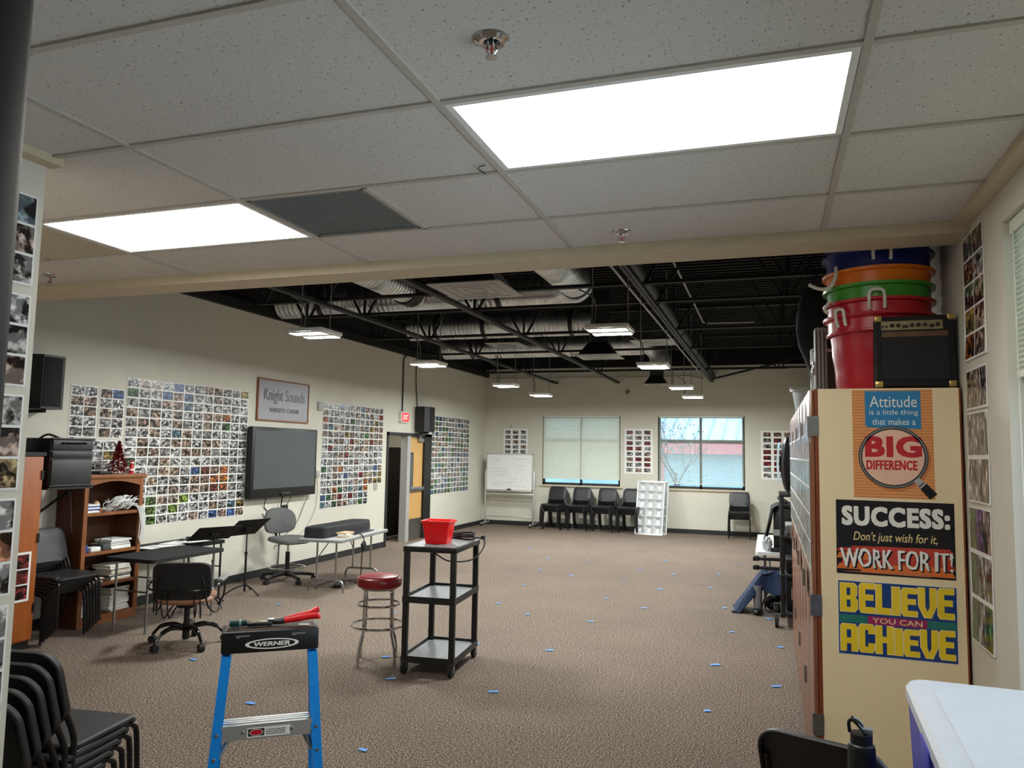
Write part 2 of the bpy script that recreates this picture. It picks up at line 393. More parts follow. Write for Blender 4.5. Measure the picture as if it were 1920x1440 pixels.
# ------------------------------------------------------------------ the room shell
def sbox(name, *a): return struct(MB().box(*a).build(name))
m = MB(); m.box(XL-2.2, XR+.2, YB-.2, YF+.2, -.1, 0, 'carpet'); struct(m.build('floor'))
DY0, DY1, DZ = 12.60, 14.55, 2.10              # double door opening in the left wall
m = MB(); ZP = 3.62
for a, b, z0 in ((PY, DY0, 0), (DY1, YF, 0), (DY0, DY1, DZ)):
    m.box(XL-.2, XL, a, b, z0, ZP, 'wall'); m.box(XL-.2, XL, a, b, ZP, ZD, 'wall_dark')
struct(m.build('wall_left'))
WIN = ((-5.20, -3.30), (-2.43, -.51)); WZ0, WZ1 = 1.0, 2.66
m = MB(); ZF = 3.80; xs = [XL-.2, WIN[0][0], WIN[0][1], WIN[1][0], WIN[1][1], XR+.2]
for i in (0, 2, 4): m.box(xs[i], xs[i+1], YF, YF+.2, 0, ZF, 'wall')
for a, b in WIN: m.box(a, b, YF, YF+.2, 0, WZ0, 'wall'); m.box(a, b, YF, YF+.2, WZ1, ZF, 'wall')
m.box(XL-.2, XR+.2, YF, YF+.2, ZF, ZD, 'wall_dark'); struct(m.build('wall_far'))
RW = (1.2, 3.35, .75, 2.70)                    # right window opening
m = MB(); m.box(XR, XR+.2, YB, RW[0], 0, ZD, 'wall'); m.box(XR, XR+.2, RW[1], YF, 0, 3.5, 'wall'); m.box(XR, XR+.2, RW[1], YF, 3.5, ZD, 'wall_dark')
m.box(XR, XR+.2, RW[0], RW[1], 0, RW[2], 'wall'); m.box(XR, XR+.2, RW[0], RW[1], RW[3], ZD, 'wall'); struct(m.build('wall_right'))
m = MB(); m.box(PX-.15, PX, YB, PY, 0, ZC, 'wall'); m.box(XL-.2, PX-.15, PY-.15, PY, 0, ZC, 'wall'); struct(m.build('wall_partition'))
sbox('wall_back', PX-.15, XR+.2, YB-.15, YB, 0, ZC, 'wall')
# header beam between the two ceilings
m = MB(); m.box(XL, XR, BEAM_Y0, BEAM_Y1, BEAM_Z, ZC+.03, 'trim'); m.box(XL, XR, BEAM_Y0+.02, BEAM_Y1-.01, ZC+.03, ZD, 'wall_dark'); struct(m.build('beam'))
# tile ceiling: tiles laid in the grid, leaving out the lights and grilles
TW, TH = 1.2192, .6096
openings = {(0, 0), (-2, 1)}
m = MB()
for i in range(-6, 3):
    for j in range(-8, 4):
        x0, x1 = GX+i*TW, GX+(i+1)*TW; y0, y1 = GY+j*TH, GY+(j+1)*TH
        if (i, j) in openings: continue
        if (i, j) == (-1, 1): x0 = GX-TW/2
        if (i, j) == (-3, 1): x1 = GX-2.5*TW
        x0, x1 = max(x0, XL), min(x1, XR-.04); y0, y1 = max(y0, YB), min(y1, BEAM_Y0)
        if x1-x0 < .03 or y1-y0 < .02: continue
        m.box(x0+.003, x1-.003, y0+.003, y1-.003, ZC, ZC+.016, 'tile')
struct(m.build('ceiling'))
sbox('ceiling_back', XL, XR, YB, BEAM_Y0, ZC+.12, ZC+.14, 'wall_dark')
m = MB()
for i in range(-5, 3):
    x = GX+i*TW
    if XL < x < XR: m.box(x-.012, x+.012, YB, BEAM_Y0, ZC-.008, ZC+.02, 'tbar')
for j in range(-7, 3):
    y = GY+j*TH; m.box(XL, XR-.05, y-.012, y+.012, ZC-.0075, ZC+.02, 'tbar')
m.box(GX-TW/2-.012, GX-TW/2+.012, GY+TH, GY+2*TH, ZC-.0075, ZC+.02, 'tbar'); m.box(GX-2.5*TW-.012, GX-2.5*TW+.012, GY+TH, GY+2*TH, ZC-.0075, ZC+.02, 'tbar')
struct(m.build('trim_1'))
sbox('trim_2', XR-.065, XR, YB, BEAM_Y0, ZC-.03, ZC+.02, 'trim')
sbox('trim_3', PX, PX+.065, YB, PY+.02, ZC-.03, ZC+.02, 'trim')
# dark roof deck with ribs
m = MB(); m.box(XL-.2, XR+.2, BEAM_Y1, YF+.2, ZD, ZD+.1, 'deck')
y = BEAM_Y1+.1
while y < YF: m.box(XL, XR, y, y+.045, ZD-.04, ZD, 'deck'); y += .15
struct(m.build('ceiling_deck'))
sbox('trim_4', XL, XL+.08, BEAM_Y1, YF, 3.60, 3.72, 'wall_dark')
# baseboards
m = MB(); m.box(XL, XL+.012, PY, DY0-.01, 0, .10, 'base'); m.box(XL, XL+.012, DY1+.01, YF, 0, .10, 'base'); struct(m.build('baseboard_left'))
sbox('baseboard_far', XL, XR, YF-.012, YF, 0, .10, 'base')
sbox('baseboard_right', XR-.012, XR, 7.95, YF, 0, .10, 'base')
sbox('baseboard_partition', PX, PX+.012, YB, PY, 0, .10, 'base')
# near doorway jamb, dark, at the left edge of the view
def _jamb():
    d = struct(MB().rbox(-.95, -.612, .42, .475, 0, 2.6, 'black', .008).build('door_1'))
_jamb()

# windows on the far wall
def window(name, a, b, z0, z1):
    m = MB(); f = .055; y0, y1 = YF+.07, YF+.13
    m.box(a, a+f, y0, y1, z0, z1, 'base'); m.box(b-f, b, y0, y1, z0, z1, 'base'); m.box(a, b, y0, y1, z0, z0+f, 'base'); m.box(a, b, y0, y1, z1-f, z1, 'base')
    c = (a+b)/2; m.box(c-.025, c+.025, y0, y1, z0, z1, 'base'); zt = z0+(z1-z0)*.66; m.box(a, b, y0+.005, y1-.005, zt-.022, zt+.022, 'base')
    w = struct(m.build(name)); g = MB().box(a+.01, b-.01, YF+.095, YF+.101, z0+.01, z1-.01, 'glass').build('window_glass', w)
    s = MB().box(a-.06, b+.06, YF-.05, YF+.07, z0-.035, z0-.002, 'trim').build('window_sill', w); return w
window('window_1', *WIN[0], WZ0, WZ1); window('window_2', *WIN[1], WZ0, WZ1)
def blind(a, b, z0, z1, tilt, label, n, y=YF+.035):
    t = thing('window_blind', label, 'window blind', ((a+b)/2, y, z1), group=None); w = (b-a)/2-.02
    MB().box(-w, w, -.025, .025, -.05, -.004, 'blind').build('headrail', t)
    m = MB(); H = z1-z0-.09
    for i in range(n):
        z = -.06-H*(i+.5)/n; c, s_ = cos(tilt)*.0125, sin(tilt)*.0125
        for p, q in ((-w, -.004), (.004, w)):
            m.add([(p,-c,z-s_),(q,-c,z-s_),(q,c,z+s_),(p,c,z+s_),(p,-c,z-s_+.0012),(q,-c,z-s_+.0012),(q,c,z+s_+.0012),(p,c,z+s_+.0012)], [(3,2,1,0),(4,5,6,7),(0,1,5,4),(2,3,7,6)], 'blind')
    m.build('slats', t)
    MB().box(-w, w, -.014, .014, -(z1-z0)+.012, -(z1-z0)+.03, 'blind').build('bottom_rail', t)
    m = MB()
    for x in (-w*.8, -w*.2, w*.2, w*.8): m.cyl((x, -.014, -.05), (x, -.014, -(z1-z0)+.03), .0012, 'blind', 5)
    m.build('ladder_cord', t); return t
blind(*WIN[0], 1.13, WZ1, R(58), 'closed white slat blind over the far window beside the whiteboard', 64)
blind(*WIN[1], 1.09, WZ1, R(17), 'open white slat blind over the window that shows the red trimmed building', 74)
# right window with its blind pulled up
m = MB(); x0, x1 = XR+.10, XR+.16
for (a, b, c, d) in ((RW[0], RW[0]+.05, RW[2], RW[3]), (RW[1]-.05, RW[1], RW[2], RW[3]), (RW[0], RW[1], RW[2], RW[2]+.05), (RW[0], RW[1], RW[3]-.05, RW[3]), (RW[0], RW[1], 2.02, 2.06)): m.box(x0, x1, a, b, c, d, 'grey_light')
w = struct(m.build('window_3')); MB().box(XR+.127, XR+.132, RW[0]+.02, RW[1]-.02, RW[2]+.02, RW[3]-.02, 'glass').build('window_glass', w)
MB().box(XR-.02, XR+.10, RW[0]-.03, RW[1]+.03, RW[2]-.03, RW[2]-.002, 'trim').build('window_sill', w)
t = thing('window_blind', 'raised white slat blind bunched at the top of the right window', 'window blind', (XR+.05, (RW[0]+RW[1])/2, RW[3]))
hw = (RW[1]-RW[0])/2-.015
MB().box(-.03, .03, -hw, hw, -.055, -.004, 'blind').build('headrail', t)
m = MB()
for i in range(26): m.box(-.025, .025, -hw, hw, -.07-.02*i, -.066-.02*i, 'blind')
m.build('slats', t); MB().box(-.026, .026, -hw, hw, -.61, -.585, 'blind').build('bottom_rail', t)
MB().cyl((-.03, hw-.04, -.05), (-.03, hw-.04, -1.5), .002, 'blind', 6).build('pull_cord', t)

# double door in the left wall: left leaf open, mullion, wooden right leaf with panic bar
m = MB(); f = .06
m.box(XL-.16, XL+.02, DY0, DY0+f, 0, DZ, 'base'); m.box(XL-.16, XL+.02, 14.22, DY1, 0, DZ, 'black'); m.box(XL-.16, XL+.02, DY0, DY1, DZ-f, DZ, 'base')
d = struct(m.build('door_2'))
MB().box(XL-.12, XL+.025, 13.42, 13.56, 0, DZ-f, 'grey_light').build('door_mullion', d)
MB().box(XL-.07, XL-.025, 13.57, 14.21, .01, DZ-f-.01, 'door_wood').build('door_leaf', d)
m = MB(); m.box(XL-.026, XL-.016, 13.62, 13.78, .95, 1.72, 'base'); m.box(XL-.018, XL-.014, 13.65, 13.75, .98, 1.69, 'screen'); m.build('door_lite', d)
m = MB(); m.rbox(XL-.02, XL+.03, 13.60, 14.20, .96, 1.04, 'steel', .01); m.rbox(XL-.02, XL+.045, 13.58, 13.68, .94, 1.06, 'steel', .01); m.build('panic_bar', d)
MB().box(XL-.026, XL-.018, 13.60, 14.19, .02, .42, 'steel').build('kick_plate', d)
m = MB(); m.rbox(XL-.03, XL+.03, 13.96, 14.18, DZ-.17, DZ-.08, 'steel', .01); m.sq((XL+.02, 14.04, DZ-.08), (XL+.10, 13.8, DZ-.045), .02, 'steel'); m.build('door_closer', d)
# vestibule seen through the open leaf
m = MB(); m.box(XL-1.9, XL-1.8, 11.6, 15.6, 0, 2.7, 'wall'); m.box(XL-1.9, XL-.2, 11.5, 11.6, 0, 2.7, 'wall'); m.box(XL-1.9, XL-.2, 15.6, 15.7, 0, 2.7, 'wall'); struct(m.build('wall_vestibule'))
sbox('ceiling_vestibule', XL-1.9, XL-.2, 11.5, 15.7, 2.7, 2.75, 'wall')
t = thing('ceiling_light', 'unseen fill light added to brighten the hall behind the open double door', 'ceiling light', (XL-1.0, 13.2, 2.70)); MB().box(-.3,.3,-.3,.3,-.03,-.001,'white_paint').build('frame', t); MB().rect(-.28,.28,-.28,.28,-.031,'hall_fill_glow').build('diffuser', t)  # added lamp, out of view, keeps the closed hall from going black
t = thing('folded_partition', 'black folded partition panel standing inside the open doorway', 'partition', (XL-.62, 14.22, 0))
MB().rbox(-.03, .03, -.75, .75, .03, 1.82, 'base', .01).build('panel', t); MB().box(-.2, .2, -.7, -.64, 0, .03, 'black').box(-.2, .2, .64, .7, 0, .03, 'black').build('foot', t)

# outside: neighbouring building and a bare tree
sbox('ground', -30, 25, YF+.25, 60, -.4, -.3, 'ext_ground')
b = thing('building', 'low building with pale metal roof and red fascia across the yard outside the window', 'building', (-3, 30, -.3))
MB().box(-12, 14, 0, 8, 0, 2.12, 'ext_wall').build('outer_wall', b)
MB().box(-12.2, 14.2, -.5, -.38, 2.10, 2.62, 'ext_red').build('fascia', b)
m = MB(); m.add([(-12.2,-.5,2.62),(14.2,-.5,2.62),(14.2,7,4.5),(-12.2,7,4.5),(-12.2,-.5,2.5),(14.2,-.5,2.5),(14.2,7,4.38),(-12.2,7,4.38)], [(0,1,2,3),(7,6,5,4),(0,4,5,1),(1,5,6,2),(2,6,7,3),(3,7,4,0)], 'ext_roof')
for i in range(52):
    x = -12.2+i*.52; m.add([(x,-.5,2.62),(x+.05,-.5,2.62),(x+.05,7,4.5),(x,7,4.5),(x,-.5,2.70),(x+.05,-.5,2.70),(x+.05,7,4.58),(x,7,4.58)], [(4,5,6,7),(0,3,7,4),(2,1,5,6),(1,0,4,5)], 'ext_wall')
m.build('roof', b)
m = MB()
for x in (-8.2, -1.2, 5.2): m.box(x, x+.35, -.12, 0, 0, 2.1, 'ext_red')
m.build('column', b)
t = thing('tree', 'thin bare tree outside the far window in front of the building', 'tree', (-2.72, 24, -.3))
def branch(m, p, d, L, r, dep, q):
    e = p+d*L; m.tube([p, p+d*L*.5+Vector((q.uniform(-.05,.05),q.uniform(-.05,.05),0))*L, e], [r, r*.8, r*.6], 'bark', 5)
    if dep:
        for _ in range(3): branch(m, p+d*L*q.uniform(.55, 1), (d+Vector((q.uniform(-.8,.8), q.uniform(-.8,.8), q.uniform(-.1,.6)))).normalized(), L*q.uniform(.55,.75), r*.55, dep-1, q)
m = MB(); branch(m, Vector((0,0,0)), Vector((0,0,1)), 1.5, .06, 5, random.Random(4)); m.build('branches', t)
m = MB(); q = random.Random(8)
for _ in range(420):
    a, z, rr = q.uniform(0, 2*pi), q.uniform(.9, 3.6), q.uniform(0, .95); s_ = q.uniform(.03, .07); c = Vector((rr*cos(a), rr*sin(a), z)); d1 = Vector((q.uniform(-1,1),q.uniform(-1,1),q.uniform(-1,1)))*s_; d2 = Vector((q.uniform(-1,1),q.uniform(-1,1),q.uniform(-1,1)))*s_
    m.add([c-d1, c+d2*.5, c+d1, c-d2*.5], [(0,1,2,3)], 'leaf')
m.build('foliage', t)

# ------------------------------------------------------------------ ceiling lights, grilles, sprinklers
def troffer(i, j, label):
    x0, y0 = GX+i*TW, GY+j*TH; t = thing('ceiling_light', label, 'ceiling light', (x0+TW/2, y0+TH/2, ZC)); a, b = TW/2-.014, TH/2-.014; e = .022
    m = MB(); m.box(-a, a, -b, -b+e, -.006, .05, 'white_paint'); m.box(-a, a, b-e, b, -.006, .05, 'white_paint'); m.box(-a, -a+e, -b+e, b-e, -.006, .05, 'white_paint'); m.box(a-e, a, -b+e, b-e, -.006, .05, 'white_paint'); m.build('frame', t)
    MB().box(-a+e, a-e, -b+e, b-e, .002, .02, 'panel_glow').build('diffuser', t)
troffer(0, 0, 'large lit rectangular ceiling panel nearest the sprinkler, above the middle of the room'); troffer(-2, 1, 'lit ceiling panel next to the grey vent grille on the left')
def grille(x0, y0, w, d, label, key):
    t = thing('ceiling_vent', label, 'vent', (x0+w/2, y0+d/2, ZC)); a, b = w/2-.014, d/2-.014
    m = MB(); m.box(-a, a, -b, -b+.02, -.004, .03, key); m.box(-a, a, b-.02, b, -.004, .03, key); m.box(-a, -a+.02, -b, b, -.004, .03, key); m.box(a-.02, a, -b, b, -.004, .03, key); m.build('frame', t)
    m = MB(); m.box(-a+.01, a-.01, -b+.01, b-.01, .018, .03, key)
    for k in range(44): x = -a+.02+(2*a-.04)*k/43; m.box(x-.0022, x+.0022, -b+.02, b-.02, 0, .02, key)
    m.build('grille', t)
grille(GX-TW, GY+TH, TW/2, TH, 'grey vent grille in the tile ceiling right of the smaller light panel', 'grey_paint')
grille(GX-2.5*TW, GY+TH, TW/2, TH, 'beige vent grille in the tile ceiling at the left end of a light panel', 'trim')
def sprinkler(x, y, label):
    t = thing('sprinkler', label, 'sprinkler', (x, y, ZC), group=None)
    MB().lathe([(.048,0), (.046,-.006), (.034,-.014), (.022,-.012), (.018,0)], (0,0,0), 'chrome').build('escutcheon', t)
    m = MB(); m.cyl((0,0,0), (0,0,-.022), .011, 'chrome', 12); m.tube([(-.011,0,-.02), (-.015,0,-.034), (0,0,-.05)], .003, 'chrome', 6); m.tube([(.011,0,-.02), (.015,0,-.034), (0,0,-.05)], .003, 'chrome', 6); m.cyl((0,0,-.05), (0,0,-.053), .016, 'chrome', 12); m.build('sprinkler_head', t)
    MB().cyl((0,0,-.024), (0,0,-.047), .0028, 'red_handle', 8).build('glass_bulb', t)
for (x, y), lb in zip(((-.677, 1.788), (-.668, 3.611), (-4.355, 3.599)), ('chrome fire sprinkler nearest the large light panel in the tile ceiling', 'chrome fire sprinkler in the tile ceiling close to the header beam', 'chrome fire sprinkler at the far left of the tile ceiling near the beam')): sprinkler(x, y, lb)

# ------------------------------------------------------------------ right side: tall cabinets with posters
CX0, CX1, CY0, CH, CW = .215, .858, 4.06, 2.115, .914
cab_names = ['tall brown cabinet with the cream end panel that carries three posters', 'second tall brown cabinet from the poster panel in the row along the right wall', 'third tall brown cabinet from the poster panel in the row along the right wall', 'last tall brown cabinet of the row, beside the black cart']
for k in range(4):
    t = thing('tall_cabinet', cab_names[k], 'cabinet', (CX0, CY0+k*CW, 0), group='tall cabinets along the right wall')
    m = MB(); w = CX1-CX0; L = CW-.004
    if k == 0: m.box(.018, w-.008, 0, .02, .0, CH, 'cab_cream'); m.box(w-.008, w, .0, .02, 0, CH, 'cab_edge'); m.box(0, .018, 0, .02, .0, CH, 'cab_edge')
    else: m.box(0, w, 0, .02, .0, CH, 'cab_edge')
    m.box(0, w, L-.02, L, 0, CH, 'cab_edge'); m.box(w-.012, w, .02, L-.02, .08, CH, 'cab_edge'); m.box(0, w, .02, L-.02, CH-.02, CH, 'cab_cream'); m.box(0, w, .02, L-.02, .09, .11, 'cab_edge'); m.box(.05, .07, .02, L-.02, 0, .09, 'black'); m.box(0, w, .02, L-.02, 1.0, 1.02, 'cab_cream')
    m.build('body', t)
    for q in range(2):
        y0 = .004+q*L/2; y1 = y0+L/2-.006
        d = MB().rbox(-.022, -.002, y0, y1, .10, CH-.004, 'cab_brown', .003).build('door', t)
        s_ = -1 if q else 1; yp = y1-.06 if q == 0 else y0+.06
        m = MB(); m.X = Matrix.Translation((-.0225, yp, 1.10)) @ Matrix.Rotation(-pi/2, 4, 'Y'); m.ellipse(0, 0, .068, .030, .0012, 'pull_black', 24); m.ellipse(0, 0, .074, .035, .003, 'pull_black', 24, (.064, .027)); m.build('recessed_pull', d)
        yh = y0 if q == 0 else y1
        for zh in (.98 if False else .50, 1.06, 1.93):
            m = MB(); m.box(-.027, -.0225, min(yh, yh+s_*.03), max(yh, yh+s_*.03), zh-.05, zh+.05, 'steel'); m.cyl((-.028, yh, zh-.05), (-.028, yh, zh+.05), .006, 'steel', 8)
            if k == 0 and q == 0: m.box(-.03, .02, -.004, -.0005, zh-.05, zh+.05, 'steel')
            m.build('hinge', d)
        photo_sheet((CX0-.0235, CY0+k*CW+y1-.015, 1.22), (0,-1,0), (0,0,1), y1-y0-.03, .68, 3, 5, 'sheet of photographs taped on %s door of the %s' % (('the near', 'the far')[q], ('cabinet with the posters', 'second cabinet from the posters', 'third cabinet from the posters', 'cabinet farthest from the posters')[k]), 'photo sheets on the cabinet doors', wash=.1, vivid=.3, pal=[(.5,.7,.9),(.85,.9,.95)])

# posters on the cream end panel: local x right, y up, front towards the camera
def poster(x, z, m, label, tilt=0, k=(1, 1)):
    o = m.build('poster'); o.matrix_world = Matrix.Translation((x, CY0-.0005, z)) @ Matrix.Rotation(pi/2, 4, 'X') @ Matrix.Rotation(tilt, 4, 'Z') @ Matrix.Diagonal((k[0], k[1], 1, 1))
    return tag(o, label, 'poster', 'motivational posters on the cabinet end panel')
# 1 attitude
w, h = .350, .520; m = MB(); m.box(0, w, 0, h, 0, .001, 'p_orange')
for k in range(36): m.rect(0, w, h*k/36+.002, h*k/36+.006, .0014, 'p_orange2')
m.add([(.057,h-.006,.0018),(.057,h-.172,.0018),(.068,h-.183,.0018),(.30,h-.190,.0018),(.30,h-.006,.0018)], [(0,1,2,3,4)], 'p_blue')
m.text('Attitude', .078, .284, h-.085, h-.03, .0024, 'p_white'); m.text('is a little thing', .076, .288, h-.128, h-.097, .0024, 'p_white'); m.text('that makes a', .088, .276, h-.170, h-.140, .0024, 'p_white')
cx, cy, rr = .175, .195, .142
m.ellipse(cx+.008, cy-.01, rr+.012, rr+.01, .0017, 'p_orange2', 40); m.ellipse(cx, cy, rr, rr*.98, .0026, 'p_lens', 40)
m.ellipse(cx, cy, rr+.010, rr*.98+.010, .0034, 'p_ring', 40, (rr-.007, rr*.98-.007)); m.ellipse(cx, cy, rr+.004, rr*.98+.004, .0038, 'p_silver', 40, (rr+.001, rr*.98+.001))
m.bold('BIG', cx-.118, cx+.121, cy+.002, cy+.098, .0032, 'p_red', .004, .003, off=.02, sp=1.08); m.bold('DIFFERENCE', cx-.116, cx+.103, cy-.060, cy-.016, .0032, 'p_red', .0016, .001, off=.01, sp=1.06)
def quadline(m, x0, y0, x1, y1, w0, w1, z, key):
    d = Vector((x1-x0, y1-y0, 0)).normalized(); n_ = Vector((-d.y, d.x, 0)); m.add([(x0-n_.x*w0, y0-n_.y*w0, z), (x1-n_.x*w1, y1-n_.y*w1, z), (x1+n_.x*w1, y1+n_.y*w1, z), (x0+n_.x*w0, y0+n_.y*w0, z)], [(0,1,2,3)], key)
quadline(m, .272, .090, .292, .070, .014, .016, .0036, 'p_silver'); quadline(m, .292, .070, .312, .048, .016, .018, .0036, 'p_ring'); quadline(m, .300, .062, .343, .012, .019, .021, .004, 'p_black'); quadline(m, .296, .066, .302, .060, .020, .020, .0042, 'p_silver')
poster(.388, 1.588, m, 'orange poster about attitude with a magnifying glass, topmost on the cream panel')
# 2 success
w, h = .502, .332; m = MB(); m.box(0, w, 0, h, 0, .001, 'p_black')
for k, (a, b, y, hh, key) in enumerate(((.00,.50,.10,.022,'p_fire'),(.06,.49,.118,.014,'p_fire'),(.02,.5,.04,.062,'p_fire'),(.0,.46,.022,.03,'p_fire2'),(.1,.5,.012,.018,'p_fire2'),(.03,.4,.01,.008,'p_orange2'),(.0,.16,.07,.03,'p_fire2'))):
    m.add([(a,y,.0014+k*.0001),(b,y-.004,.0014+k*.0001),(b-.01,y+hh,.0014+k*.0001),(a+.012,y+hh-.006,.0014+k*.0001)], [(0,1,2,3)], key)
m.bold('SUCCESS:', .028, .480, .220, .303, .0028, 'p_white', .0034, .003, off=.02, sp=1.12); m.text("Don't just wish for it,", .075, .43, .140, .192, .0028, 'p_cream', off=.004, shear=.22)
m.bold('WORK FOR IT!', .020, .490, .032, .116, .0030, 'p_white', .002, wob=.006); m.bold('WORK FOR IT!', .026, .496, .026, .110, .0026, 'p_black', .003, wob=.006)
poster(.304, 1.222, m, 'black poster headed success with orange brush strokes, in the middle of the cream panel', R(-.3), (1.015, 1.06))
# 3 believe / achieve
w, h = .505, .338; m = MB(); m.box(0, w, 0, h, 0, .001, 'p_white'); m.rect(.003, w-.003, .003, h-.003, .0014, 'p_navy')
for a, b, key in ((.006,.13,'p_green'),(.13,.38,'p_magenta'),(.38,.499,'p_green')): m.rect(a, b, .146, .182, .0018, key)
m.text('YOU CAN', .15, .36, .152, .176, .0026, 'p_cream', off=.006)
def block_word(m, word, x0, y0, ws, hs):
    """fat block capitals drawn as polygons: strokes with cut-in counters"""
    G = {'B': [[(0,0),(.8,0),(.97,.12),(.97,.42),(.85,.5),(.95,.6),(.95,.9),(.8,1),(0,1)], [(.36,.16),(.36,.42),(.58,.42),(.58,.16)], [(.36,.58),(.36,.85),(.57,.85),(.57,.58)]],
         'E': [[(.14,0),(1,0),(1,.2),(.4,.2),(.4,.42),(.9,.42),(.9,.62),(.4,.62),(.4,.8),(1,.8),(1,1),(.14,1),(0,.88),(0,.12)]],
         'L': [[(0,0),(1,0),(1,.22),(.42,.22),(.42,1),(0,1)]], 'I': [[(0,0),(1,0),(1,1),(0,1)]],
         'V': [[(.3,0),(.7,0),(1,.4),(1,1),(.62,1),(.62,.36),(.5,.2),(.38,.36),(.38,1),(0,1),(0,.4)]],
         'A': [[(0,0),(.36,0),(.36,.28),(.62,.28),(.62,0),(1,0),(1,.86),(.84,1),(.1,1),(0,.9)], [(.36,.5),(.36,.8),(.62,.8),(.62,.5)]],
         'C': [[(.14,0),(.86,0),(1,.12),(1,.34),(.6,.34),(.6,.2),(.4,.2),(.4,.8),(.6,.8),(.6,.66),(1,.66),(1,.88),(.86,1),(.14,1),(0,.88),(0,.12)]],
         'H': [[(0,0),(.38,0),(.38,.4),(.62,.4),(.62,0),(1,0),(1,1),(.62,1),(.62,.62),(.38,.62),(.38,1),(0,1)]]}
    W = {'I': .42, 'B': 1, 'E': .85, 'L': .8, 'V': .95, 'A': .98, 'C': .9, 'H': 1}
    tot = sum(W[c] for c in word)+.10*(len(word)-1); x = x0
    for i, c in enumerate(word):
        cw = ws*W[c]/tot; g = G[c]; hh = hs*(1+.04*sin(i*1.3))
        for key, z, e in (('p_cream', .0022, .0035), ('p_yellow', .0030, 0)):
            m.add([(x-e+q[0]*(cw+2*e), y0-e+q[1]*(hh+2*e), z) for q in g[0]], [tuple(range(len(g[0])))], key)
        for hole in g[1:]: m.add([(x+q[0]*cw, y0+q[1]*hh, .0036) for q in hole][::-1], [tuple(range(len(hole)))], 'p_navy')
        x += cw+ws*.10/tot
block_word(m, 'BELIEVE', .012, .196, .478, .128); block_word(m, 'ACHIEVE', .012, .018, .478, .120)
poster(.304, .842, m, 'blue and yellow poster with believe and achieve in block capitals, lowest on the cream panel', R(-.3), (1.01, 1.03))

# photo strips on the right wall beyond the window
g = 'photo sheets on the right wall'
photo_sheet((XR, 3.96, 2.225), (0,-1,0), (0,0,1), .345, .57, 2, 5, 'tall sheet of ten photographs, highest on the right wall', g, 'photo_people', .008, .008, (.01,.01), .1, curl=.006)
photo_sheet((XR, 3.97, 2.00), (0,-1,0), (0,0,1), .335, .185, 3, 1, 'narrow sheet of three photographs, second from top on the right wall', g, 'photo_people', .006, .01, (.006,.01), .4, pal=[(.3,.05,.5)], curl=.004)
photo_sheet((XR, 3.985, 1.59), (0,-1,0), (0,0,1), .34, .40, 3, 2, 'faded sheet of six pale photographs at mid height on the right wall', g, 'photo_people', .006, .008, (.006,.02), 0, wash=.45, curl=.004)
photo_sheet((XR, 4.005, .975), (0,-1,0), (0,0,1), .35, .595, 3, 3, 'sheet of nine colour photographs, lowest on the right wall', g, 'photo_people', .006, .008, (.006,.02), .6, pal=[(.08,.16,.5),(.6,.5,.06),(.3,.1,.45),(.12,.3,.12)], curl=.006)

# storage tubs nested on the first cabinet
def tub(z, key, label, body):
    t = thing('storage_tub', label, 'tub', (.56, 4.42, z), group='nested rope handled tubs')
    H = .40; h0 = 0 if body else .22; rt = lambda q: .206+.041*q/H
    prof = [(rt(h0)-.012, h0+.006), (rt(h0), h0)] if not body else [(.18, .002), (.200, 0), (.206, .01)]
    for k in range(9):
        q = h0+(H-h0)*k/8; prof.append((rt(q)+(.004 if k % 3 == 1 else 0), max(q, .012)))
    prof += [(rt(H)+.004, H-.10), (rt(H)+.012, H-.092), (rt(H)+.012, H-.086), (rt(H)+.003, H-.082), (rt(H)+.004, H-.02), (rt(H)+.026, H-.016), (rt(H)+.028, H-.002), (rt(H)+.010, H), (rt(H)-.004, H-.008), (rt(H)-.01, H-.03), (rt(h0), h0+.03)]
    MB().lathe(prof, (0,0,0), key, 48).build('tub_body', t)
    return t
def rope(t, ang, span, H, drop, tail):
    r = .266; pts = []
    for a, dz, rr in ((-span, -.062, r-.008), (-span, -.035, r+.006), (-span*.9, .018+drop*.4, r+.012), (-span*.4, .032+drop, r+.014+abs(drop)*.4), (span*.4, .032+drop, r+.014+abs(drop)*.4), (span*.9, .018+drop*.4, r+.012), (span, -.035, r+.006), (span, -.062-tail, r-.002)):
        pts.append((rr*cos(ang+a), rr*sin(ang+a), H+dz))
    MB().tube(smooth_path(pts, 4), .0085, 'rope', 7).build('rope_handle', t)
CT = CH
t = tub(CT+.002, 'tub_red', 'bottom red rope handled tub standing on the cabinet beside the amplifier', True); rope(t, R(-138), .10, .40, -.008, .0)
t = tub(CT+.075, 'tub_red', 'second red rope handled tub nested inside the bottom one', False); rope(t, R(-98), .13, .40, .0, .0)
t = tub(CT+.155, 'tub_green', 'bright green rope handled tub in the nested stack', False)
MB().tube(smooth_path([(-.245,-.115,.33),(-.27,-.125,.29),(-.26,-.15,.26)], 4), .008, 'rope', 7).build('rope_handle', t)
t = tub(CT+.235, 'tub_orange', 'orange rope handled tub in the nested stack', False)
MB().tube(smooth_path([(-.215,-.165,.42),(-.222,-.185,.36),(-.25,-.16,.315),(-.295,-.12,.318),(-.345,-.09,.35)], 5), .0095, 'rope', 7).build('rope_handle', t)
t = tub(CT+.33, 'tub_blue', 'lower dark blue rope handled tub near the top of the nested stack', False); rope(t, R(-92), .15, .40, .0, .01)
t = tub(CT+.415, 'tub_blue', 'topmost dark blue rope handled tub of the nested stack', False); rope(t, R(-108), .12, .40, .0, .03)

